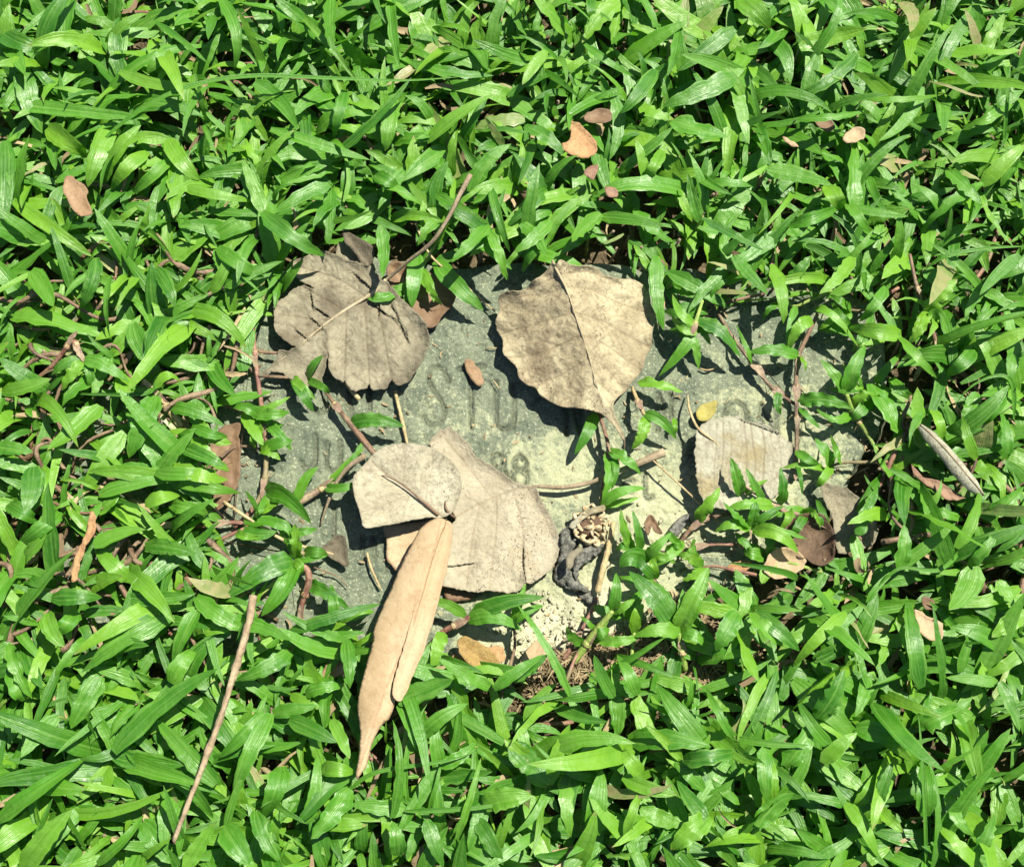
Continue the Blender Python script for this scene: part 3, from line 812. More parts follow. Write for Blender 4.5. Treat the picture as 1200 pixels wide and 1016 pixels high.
# single piece fallen leaves: (label, outline, material, height function args, veins, category)
E = lambda s, ox, oy: (lambda pts: sc(pts, s, ox, oy))
c7 = E(3.175, 840, 460); c5 = E(3.629, 200, 440); c8 = E(3.175, 340, 680); c3 = E(3.387, 600, 0); c4 = E(3.387, 900, 0); c1 = E(3.387, 0, 0); c4b = E(5.0, 720, 560); c3c = E(4.286, 0, 560); z1 = E(3.387, 300, 180); c6 = E(3.908, 600, 540); cr = E(4.233, 1000, 480)
SINGLE = [
    ('curled dark brown leaf in shade right of the bleached leaf', c7([(250, 500), (330, 450), (400, 460), (440, 540), (432, 620), (385, 645), (335, 620), (290, 600)]), M_DARKBROWN, dict(z0=9, rim=6, rimw=9, nz=1.5, gx=6), [(c7([(300, 600), (360, 540), (400, 470)]), 0.6)]),  # brown leaf made darker still, the shade it lies in put into its colour
    ('tan cupped leaf under runners right of the bleached leaf', c7([(178, 645), (215, 580), (300, 590), (335, 630), (300, 668), (240, 692), (190, 682)]), M_TANLEAF, dict(z0=10, rim=3, rimw=8, nz=1.2, gy=-5), [(c7([(190, 660), (320, 620)]), 0.6)]),
    ('upright buff leaf edge standing beside the curled dark brown leaf', c7([(388, 340), (440, 345), (500, 365), (560, 420), (600, 460), (585, 560), (500, 590), (450, 600), (438, 540), (430, 470), (405, 410)]), M_GREYLEAF, dict(z0=9, rim=3, rimw=9, nz=2, gx=-7, gy=4), [(c7([(395, 350), (470, 450), (540, 560)]), 0.8)]),
    ('mauve brown curled leaf under the rolled pale leaf at right', cr([(285, 270), (340, 330), (420, 350), (480, 390), (545, 430), (552, 442), (478, 452), (430, 420), (370, 380), (300, 320)]), M_PINKLEAF, dict(z0=22, rim=2, nz=1.0), [(cr([(290, 280), (420, 385), (540, 440)]), 0.5)]),
    ('brown leaf with curled edge half buried in grass left of stone', c5([(230, 212), (298, 205), (290, 255), (298, 330), (295, 430), (268, 500), (220, 560), (150, 592), (100, 560), (90, 470), (150, 380), (170, 280)]), M_BROWNLEAF, dict(z0=7, rim=3.0, rimw=7, nz=1.5), [(c5([(270, 230), (220, 380), (140, 560)]), 0.7)]),
    ('dull triangular leaf tip lying flat on lower left stone', c5([(636, 742), (668, 712), (700, 678), (742, 690), (748, 750), (757, 800), (742, 812), (690, 778)]), M_DARKLEAF, dict(z0=5, rim=2, nz=1.0, gx=4), [(c5([(640, 742), (750, 806)]), 0.6)]),
    ('mustard brown oval leaf leaning on orange scraps below the stone', c8([(620, 235), (640, 208), (690, 224), (748, 262), (780, 300), (784, 356), (742, 352), (680, 326), (640, 285)]), M_OLIVELEAF, dict(z0=12, rim=1, rimw=6, nz=0.7, gx=-4), [(c8([(628, 222), (700, 280), (775, 345)]), 0.9)]),
    ('orange tan leaf scrap beneath the mustard brown oval leaf', c8([(597, 300), (610, 272), (640, 290), (690, 335), (650, 347), (606, 332)]), M_ORANGELEAF, dict(z0=6, nz=0.8), []),
    ('small orange scrap right of the mustard brown oval leaf', c8([(730, 250), (790, 248), (797, 300), (770, 306), (745, 275)]), M_ORANGELEAF, dict(z0=6, nz=0.8), []),
    ('tan orange folded leaf crossed by a grass blade below sandy patch', c8([(852, 330), (868, 272), (925, 218), (955, 208), (962, 242), (942, 305), (892, 362), (860, 365)]), M_TANLEAF, dict(z0=9, rim=1.5, nz=0.9), [(c8([(860, 355), (905, 280), (955, 215)]), 0.9)]),
    ('pinkish brown oval leaf among grass left of the long tan leaf', c8([(108, 392), (128, 322), (160, 272), (200, 244), (226, 242), (230, 300), (204, 348), (150, 365)]), M_PINKLEAF, dict(z0=16, nz=0.8, gx=3), [(c8([(115, 380), (222, 250)]), 0.8)]),
    ('reddish brown leaf deep in grass below the long tan leaf tip', c8([(528, 745), (560, 722), (610, 714), (672, 742), (640, 802), (560, 792)]), M_BROWNLEAF, dict(z0=14, nz=1.2), [(c8([(540, 760), (660, 745)]), 0.6)]),
    ('pink tan scrap low in grass near bottom middle', c8([(668, 905), (700, 896), (732, 940), (705, 998), (678, 955)]), M_PINKLEAF, dict(z0=14, nz=1.0), []),
    ('orange brown pointed leaf in the turf above the stone', c3([(212, 478), (268, 490), (312, 535), (340, 580), (325, 618), (280, 632), (232, 612), (192, 570), (228, 560), (232, 520)]), M_ORANGELEAF, dict(z0=27, nz=1.0, gx=-4), [(c3([(215, 485), (280, 560), (325, 612)]), 0.8)]),
    ('dark red brown curled leaf in turf above the orange pointed leaf', c3([(284, 462), (328, 436), (388, 438), (394, 480), (340, 490), (298, 482)]), M_BROWNLEAF, dict(z0=25, nz=1.0), [(c3([(290, 465), (390, 450)]), 0.5)]),
    ('pinkish leaf scrap in turf just below the orange pointed leaf', c3([(284, 680), (342, 648), (330, 700), (318, 716)]), M_PINKLEAF, dict(z0=26, nz=0.8), []),
    ('small pink brown scrap in turf above the heart shaped leaf', c3([(366, 748), (392, 738), (422, 756), (416, 786), (385, 782)]), M_PINKLEAF, dict(z0=26, nz=0.8), []),
    ('buff leaf scrap in the turf at upper right', c4([(298, 545), (338, 508), (388, 514), (372, 556), (310, 568)]), M_TANLEAF, dict(z0=29, nz=0.8), []),
    ('dark brown scrap left of the buff scrap at upper right', c4([(180, 474), (245, 468), (268, 508), (228, 522)]), M_BROWNLEAF, dict(z0=25, nz=0.8), []),
    ('small tan sliver in turf at upper right', c4([(58, 545), (100, 560), (124, 586), (88, 578)]), M_TANLEAF, dict(z0=26, nz=0.8), []),
    ('tan brown two lobed leaf resting on grass at upper left', c1([(268, 697), (300, 712), (332, 736), (348, 762), (344, 790), (366, 850), (322, 858), (284, 822), (256, 772), (250, 722)]), M_BROWNTAN, dict(z0=34, nz=0.7, dome=2, domer=30, cx=90, cy=228), [(c1([(270, 705), (310, 770), (350, 850)]), 0.4)]),
    ('small reddish brown oval leaf lying beside letter S on stone', z1([(832, 812), (862, 828), (892, 866), (905, 905), (886, 923), (852, 897), (830, 852)]), M_BROWNTAN, dict(z0=4.0, nz=0.7, rim=1.5, rimw=4, fold=z1([(836, 818), (862, 866), (890, 915)]), fold_k=-22), [(z1([(836, 818), (862, 866), (890, 915)]), 0.9)]),
    ('cream tan leaf caught in grass at lower right', c7([(738, 808), (780, 828), (838, 858), (840, 916), (795, 922), (752, 884)]), M_TANLEAF, dict(z0=22, nz=0.9), [(c7([(745, 815), (830, 910)]), 0.5)]),
    ('orange tan oval leaf on litter below the bleached leaf', c4b([(655, 525), (715, 492), (790, 482), (798, 518), (742, 556), (688, 552)]), M_ORANGELEAF, dict(z0=6, nz=0.6, dome=2, domer=22, cx=865, cy=664), [(c4b([(660, 530), (790, 500)]), 0.6)]),
    ('narrow orange strip of dead leaf at left edge of turf', c3c([(458, 168), (482, 198), (472, 282), (432, 342), (402, 420), (388, 502), (366, 528), (358, 482), (378, 400), (408, 330), (438, 250)]), M_ORANGELEAF, dict(z0=24, nz=0.8, rim=1.5, rimw=4), [(c3c([(468, 190), (420, 320), (372, 510)]), 0.7)]),
    ('pale brown scrap among grass at far left', c3c([(38, 365), (98, 338), (190, 378), (165, 432), (60, 442)]), M_TANLEAF, dict(z0=15, nz=1.0), []),
    ('brown scrap beside the narrow orange strip at left', c3c([(430, 380), (470, 290), (495, 300), (480, 350), (445, 390)]), M_PINKLEAF, dict(z0=16, nz=1.0), []),
    ('dark flaky bark piece on stone below the bleached leaf', c6([(760, 262), (800, 242), (812, 258), (785, 310), (752, 345), (724, 352), (722, 318)]), M_HUSK, dict(z0=4, nz=1.8, rim=2, rimw=6), []),
    ('brown papery curl between grass sprigs right of charred pod', c6([(608, 290), (628, 250), (652, 255), (672, 300), (690, 330), (660, 330), (640, 300), (622, 340)]), M_BROWNLEAF, dict(z0=9, nz=1.5, rim=3, rimw=5), []),
    ('dark curled scrap of leaf under the tan piece at lower right', c7([(760, 760), (800, 765), (812, 800), (775, 805)]), M_BROWNLEAF, dict(z0=20, nz=1.0), []),
    ('crumpled tan scrap at bottom edge below lower turf', [(640, 1002), (668, 992), (690, 1006), (676, 1022), (648, 1020)], M_TANLEAF, dict(z0=18, nz=1.0), []),
    ('dark brown scrap in left turf beside mossy runner', c5([(18, 705), (60, 690), (108, 712), (70, 730), (30, 726)]), M_BROWNLEAF, dict(z0=10, nz=1.0), []),
]
for i, (lab, ol, mt, za, vn) in enumerate(SINGLE):
    cx = sum(p[0] for p in ol) / len(ol); cy = sum(p[1] for p in ol) / len(ol)
    za = dict(za)
    if za['z0'] >= 20 and 'lobed' not in lab: za['z0'] += 4
    za.setdefault('rim', 1.5); za.setdefault('rimw', 5); za['nz'] = za.get('nz', 0.8) * 1.3
    za.setdefault('cx', cx); za.setdefault('cy', cy); za['seed'] = 100 + i
    lc = loc_of(cx, cy, za['z0'])
    o = dead_blade('bark_flake' if mt is M_HUSK else 'dead_leaf', ol, mt, None, Zf(**za), vn, 2.5, 0.9, -0.0004, 0.0003, 2, loc=lc, jag=1.1, seed=60 + i, branch=14, pillow=0.0007)
    o.location = lc
    tag(o, lab, 'bark' if mt is M_HUSK else 'dead leaf')
o = dead_blade('yellow_petal', D6([(222, 520), (245, 490), (280, 478), (304, 474), (300, 510), (275, 548), (240, 552)]), M_YELLOW, None, Zf(5, 827, 482, rim=2.5, rimw=6, nz=1.2, seed=90), [(D6([(225, 530), (300, 480)]), 0.4)], 2.5, loc=loc_of(827, 482, 2), seed=90)
o.location = loc_of(827, 482, 2)
tag(o, 'small crumpled yellow petal on stone above the bleached leaf', 'petal')

# 12: the rolled pale leaf at the right
pth = [(1078, 500, 27), (1092, 515, 31), (1108, 532, 33), (1124, 552, 33), (1140, 570, 31), (1150, 580, 27)]
L = loc_of(1110, 540, 30)
t = empty('rolled_leaf', L, 'pale leaf rolled into a tube in grass at right of stone', 'dead leaf')
p = resample(catmull(np.array(pth, float), 6), 26)
W = at_np(p[:, 0], p[:, 1], p[:, 2] * .001) - np.array(L)
T = norm(np.gradient(W, axis=0)); S = norm(np.cross(T, np.array([0, 0, 1.0]))); N = np.cross(S, T)
rad = np.interp(np.linspace(0, 1, 26), [0, .15, .6, .85, 1], [4, 8.5, 10.5, 9, 3.5]) * PX
aa = np.linspace(0.3, 0.3 + 2 * np.pi * 1.45, 30)
V = []
for i in range(26):
    rr = rad[i] * (1 - 0.045 * aa) * (1 + 0.10 * (vnoise(np.full(30, i * 0.35), aa * 1.2, 5) - 0.5))
    V.append(W[i] + rr[:, None] * (np.cos(aa)[:, None] * S[i] + np.sin(aa)[:, None] * N[i]))
V = np.array(V).reshape(-1, 3)
q = np.arange(25)[:, None] * 30 + np.arange(29)[None, :]
F = np.stack([q, q + 1, q + 31, q + 30], -1).reshape(-1, 4)
link('blade', np_mesh('rolled_blade', V, F, attrs={'vein': np.tile(np.where(np.arange(30) % 7 == 0, 0.5, 0.0), 26), 'rim': np.zeros(len(V))}), M_LIGHTLEAF, t)
link('midrib', np_mesh('midrib', *tube_mesh(W + N * rad[:, None] * 0.93, 0.0005, 6)), M_PETIOLE, t)

# ------------------------------------------------------------------ twig, straws, the charred pod
def single_stalk(name, label, cat, pts, rad, mat, K=30, bump=0.35, nodes=(), group=None, sides=8):
    lc = loc_of(*pts[0])
    o = stalk(name, pts, rad, mat, None, lc, sides, bump, K, nodes)
    o.location = lc
    return tag(o, label, cat, group)


single_stalk('twig', 'long slender dry twig lying on grass at lower left', 'twig', [(297, 698, 43), (290, 735, 45), (274, 790, 46), (257, 845, 46), (236, 902, 45), (218, 948, 43), (204, 985, 40)], [4.2, 3.6, 3.6, 3.2, 3.0, 2.8, 2.2], M_TWIG, 60, 0.5, (0.28, 0.62))
single_stalk('straw', 'tan straw on stone between the torn leaf and the split leaf', 'straw', [(463, 458, 3), (468, 480, 4), (473, 500, 3), (477, 520, 2.4)], [2.0, 2.2, 2.2, 1.6], M_STRAW)
single_stalk('straw', 'long thin yellow straw running down from the stalk end', 'straw', [(758, 533, 9), (790, 562, 10), (822, 592, 8), (842, 612, 5)], [1.1, 1.2, 1.2, 1.0], M_STRAW)
single_stalk('straw', 'short bent straw on stone below the split leaf', 'straw', [(430, 648, 3), (436, 668, 5), (446, 690, 3)], [1.4, 1.5, 1.2], M_STRAW)
single_stalk('straw', 'yellowish straw under the torn leaf stalk in upper grass', 'straw', [(487, 262, 14), (505, 300, 16), (540, 330, 8), (580, 365, 5)], [1.3, 1.3, 1.3, 1.0], M_STRAW)
single_stalk('straw', 'tan root crossing runners at lower left stone', 'straw', [(262, 588, 9), (292, 608, 9.5), (335, 634, 8), (372, 644, 6), (400, 652, 4)], [2.0, 2.2, 2.0, 1.6, 1.2], M_STRAW)
single_stalk('straw', 'fine reddish forked root on lower left stone', 'straw', [(366, 664, 6), (382, 670, 5), (396, 676, 3), (408, 688, 3)], [1.0, 0.9, 0.8, 0.6], M_BROWNSTEM)
single_stalk('straw', 'tiny pale straw fleck left of the heart shaped leaf', 'straw', [(570, 407, 2.4), (576, 408, 2.8), (582, 408, 2.4)], [0.7, 0.8, 0.6], M_STRAW, 8)
single_stalk('straw', 'tiny pale straw fleck beside letter U', 'straw', [(578, 446, 2.2), (582, 451, 2.6), (585, 456, 2.2)], [0.7, 0.8, 0.6], M_STRAW, 8)
single_stalk('straw', 'small yellow rootlet on stone at upper right', 'straw', [(820, 432, 2.6), (830, 434, 3), (840, 430, 2.6)], [1.0, 1.1, 0.7], M_STRAW, 10)
single_stalk('straw', 'brown stub beneath the torn leaf lower lobe', 'straw', [(398, 440, 6), (410, 455, 6), (421, 468, 4)], [1.5, 2.2, 3.0], M_STRAW, 12)
single_stalk('dry_stem', 'upright tan dry stem right of the charred pod', 'stem', [(719, 612, 10), (712, 645, 9), (706, 668, 8), (700, 694, 4)], [2.8, 3.2, 3.6, 3.6], M_STRAW, 24, 0.4, (0.45, 0.97))
single_stalk('dry_stem', 'thin pink dry stem over the sandy patch', 'stem', [(700, 700, 4), (690, 722, 6), (676, 748, 6), (660, 772, 4)], [2.0, 2.0, 2.4, 2.6], M_PINKSTEM, 24)
single_stalk('dry_stem', 'curved pinkish tendril on the sandy patch', 'stem', [(656, 756, 5), (668, 745, 8), (688, 740, 8), (702, 745, 6)], [1.6, 1.5, 1.5, 1.4], M_SHEATH, 20)
single_stalk('dry_stem', 'grey curling leaf stalk left of the split leaf', 'stem', [(428, 534, 17), (410, 546, 16), (394, 566, 12), (382, 595, 7), (376, 615, 3)], [3.4, 2.8, 2.2, 1.6, 1.0], M_PETIOLE, 26)

L = loc_of(690, 640)
pod = empty('seed_pod', L, 'charred black twisted pod with cream honeycomb core right of split leaf', 'seed pod')
HK = lambda ol, z0, seed, **k: dead_blade('husk', c6(ol), M_HUSK, pod, Zf(z0, nz=k.pop('nz', 3.5), ns=k.pop('ns', 11), seed=seed, **k), [], 1.9, 1.0, 0, 0.0008, jag=1.6, seed=seed, loc=L)


def lump(name, cx, cy, rx, ry, z0, h, mat, seed, amp=0.4, nu=18, nv=10):
    u = np.linspace(0, 2 * np.pi, nu, endpoint=False); v = np.linspace(0.06, np.pi - 0.06, nv)
    U, Vv = np.meshgrid(u, v)
    r = 1 + amp * (fbm(np.cos(U) * 1.6 + 5 + Vv, np.sin(U) * 1.6 + Vv, seed, 3) - 0.5) * 2
    W = at_np(cx + rx * np.cos(U) * np.sin(Vv) * r, cy + ry * np.sin(U) * np.sin(Vv) * r, (z0 + h * np.cos(Vv) * r) * .001) - np.array(L)
    i = np.arange(nv - 1)[:, None] * nu; j = np.arange(nu)[None, :]; j2 = (j + 1) % nu
    F = np.stack([i + j, i + nu + j, i + nu + j2, i + j2], -1).reshape(-1, 4)
    return link(name, np_mesh(name, W.reshape(-1, 3), F), mat, pod)
lump('core', 692, 616, 17, 15, 6, 5, M_DARKBROWN, 3, 0.35)
for x_, y_, r_, h_ in [(701, 619, 5, 4), (684, 602, 4, 3), (694, 607, 3.5, 3), (689, 636, 4.5, 3), (676, 615, 3, 3), (706, 627, 3.5, 3)]:
    lump('pith', x_, y_, r_, r_ * .8, 10, h_, M_CREAM, int(x_), 0.5, 9, 6)
cells = [(686, 612, 8), (700, 602, 6.5), (704, 621, 7), (690, 629, 6.5), (679, 624, 5.5), (698, 634, 5), (709, 610, 5), (677, 606, 5), (691, 597, 5), (705, 632, 4.5)]
for k, (x, y, r) in enumerate(cells):
    a = np.linspace(0, 2 * np.pi, 15)
    zc = 11.5 - 0.010 * ((x - 692) ** 2 + (y - 616) ** 2)
    ring = [(x + r * math.cos(q) * (1 + .32 * math.sin(3 * q + k * 2)), y + r * 0.95 * math.sin(q) * (1 + .2 * math.cos(2 * q + k)), zc + 1.1 * math.sin(2 * q + k)) for q in a]
    stalk('seed_cell', ring, [1.2, 2.6, 1.0, 3.2, 1.4, 2.2, 1.2], M_CREAM, pod, L, 7, 1.3, 22)
dead_blade('rim_shell', c6([(262, 300), (300, 258), (350, 225), (412, 203), (425, 225), (360, 245), (310, 280), (285, 310)]), M_LIGHTLEAF, pod, Zf(11, 685, 604, nz=1.0, rim=2, rimw=4, seed=77), [], 2.6, loc=L, seed=77)
HK([(232, 318), (262, 300), (292, 350), (300, 388), (278, 415), (262, 470), (285, 510), (310, 555), (352, 592), (340, 602), (292, 596), (240, 588), (200, 560), (186, 515), (200, 470), (214, 420), (216, 360)], 9, 71, rim=-6, rimw=7, nz=4.5)
HK([(418, 378), (410, 415), (372, 448), (330, 470), (308, 500), (300, 545), (280, 528), (276, 480), (292, 440), (310, 410), (330, 396), (370, 388)], 11, 72, rim=-6, rimw=6)
HK([(305, 598), (350, 592), (378, 622), (396, 632), (392, 690), (362, 672), (330, 646), (306, 625)], 6, 73, rim=-4, rimw=6)
HK([(232, 318), (218, 350), (222, 392), (244, 372), (268, 330), (262, 302)], 14, 74, rim=-4, rimw=5)
dead_blade('torn_husk_lining', c6([(262, 420), (310, 398), (330, 410), (290, 445), (280, 480), (255, 500), (248, 455)]), M_GREYLEAF, pod, Zf(16, 672, 650, nz=1.0, seed=78), [], 2.6, loc=L, seed=78)

# ------------------------------------------------------------------ grass: single shoots and runners
def curve_px(pts, K):
    """pts [(px, py, mm), ...] -> K points in metres"""
    p = np.array(pts, float)
    if len(p) == 2:
        p = np.vstack([p[0], (p[0] + p[1]) / 2, p[1]])
    t = np.linspace(0, 1, K)[:, None]
    if len(p) == 3:
        c = 2 * p[1] - 0.5 * (p[0] + p[2])
        q = (1 - t) ** 2 * p[0] + 2 * t * (1 - t) * c + t * t * p[2]
    else:
        q = resample(catmull(p, 8), K)
    return at_np(q[:, 0], q[:, 1], q[:, 2] * 0.001)


def one_leaf(parent, loc, C, w_px, r, K=13, M=5, age=None, rnd=None, roll=None, name='leaf', wave=None):
    C = np.asarray(C)[None] - np.array(loc)
    V, F, uv, idx = leaf_surface(C, np.array([w_px * PX / 2]), np.array([r.uniform(-0.10, 0.55)]), np.array([r.uniform(0.03, 0.34) if wave is None else wave]),
                                 np.array([r.uniform(2.0, 5.0)]), np.array([r.uniform(0, 6.3)]), np.array([r.normal(0, 0.38) if roll is None else roll]), M)
    rv = r.uniform(0, 1) if rnd is None else rnd
    ag = (r.uniform(0.0, 0.45) if r.random() > 0.004 else 0.5) if age is None else age
    me = np_mesh(name, V, F, uv, {'rnd': np.full(len(V), rv), 'age': np.full(len(V), ag)})
    return link(name, me, M_GRASS, parent)


def stem_part(parent, loc, pts_m, rad_px, mat, name='stem', nodes=(), sides=7):
    P = np.asarray(pts_m) - np.array(loc)
    K = len(P)
    rad = np.interp(np.linspace(0, 1, K), np.linspace(0, 1, len(rad_px)), rad_px) * PX * 0.80
    V, F, uv = tube_mesh(P, rad, sides, nodes, 0.15, 3)
    return link(name, np_mesh(name, V, F, uv), mat, parent)


r0 = np.random.default_rng(77)
THINGS_GRASS = 0

# runners and sprigs lying over the stone: label, stem path, radii, material, leaves [(points, width)], nodes
def RL(*pts, w=14, h=(7, 16, 11)):
    """leaf points with default heights"""
    out = []
    for i, p in enumerate(pts):
        out.append(p if len(p) == 3 else (p[0], p[1], h[min(i, 2)] if len(pts) > 2 else (h[0] if i == 0 else h[2])))
    return (out, w)


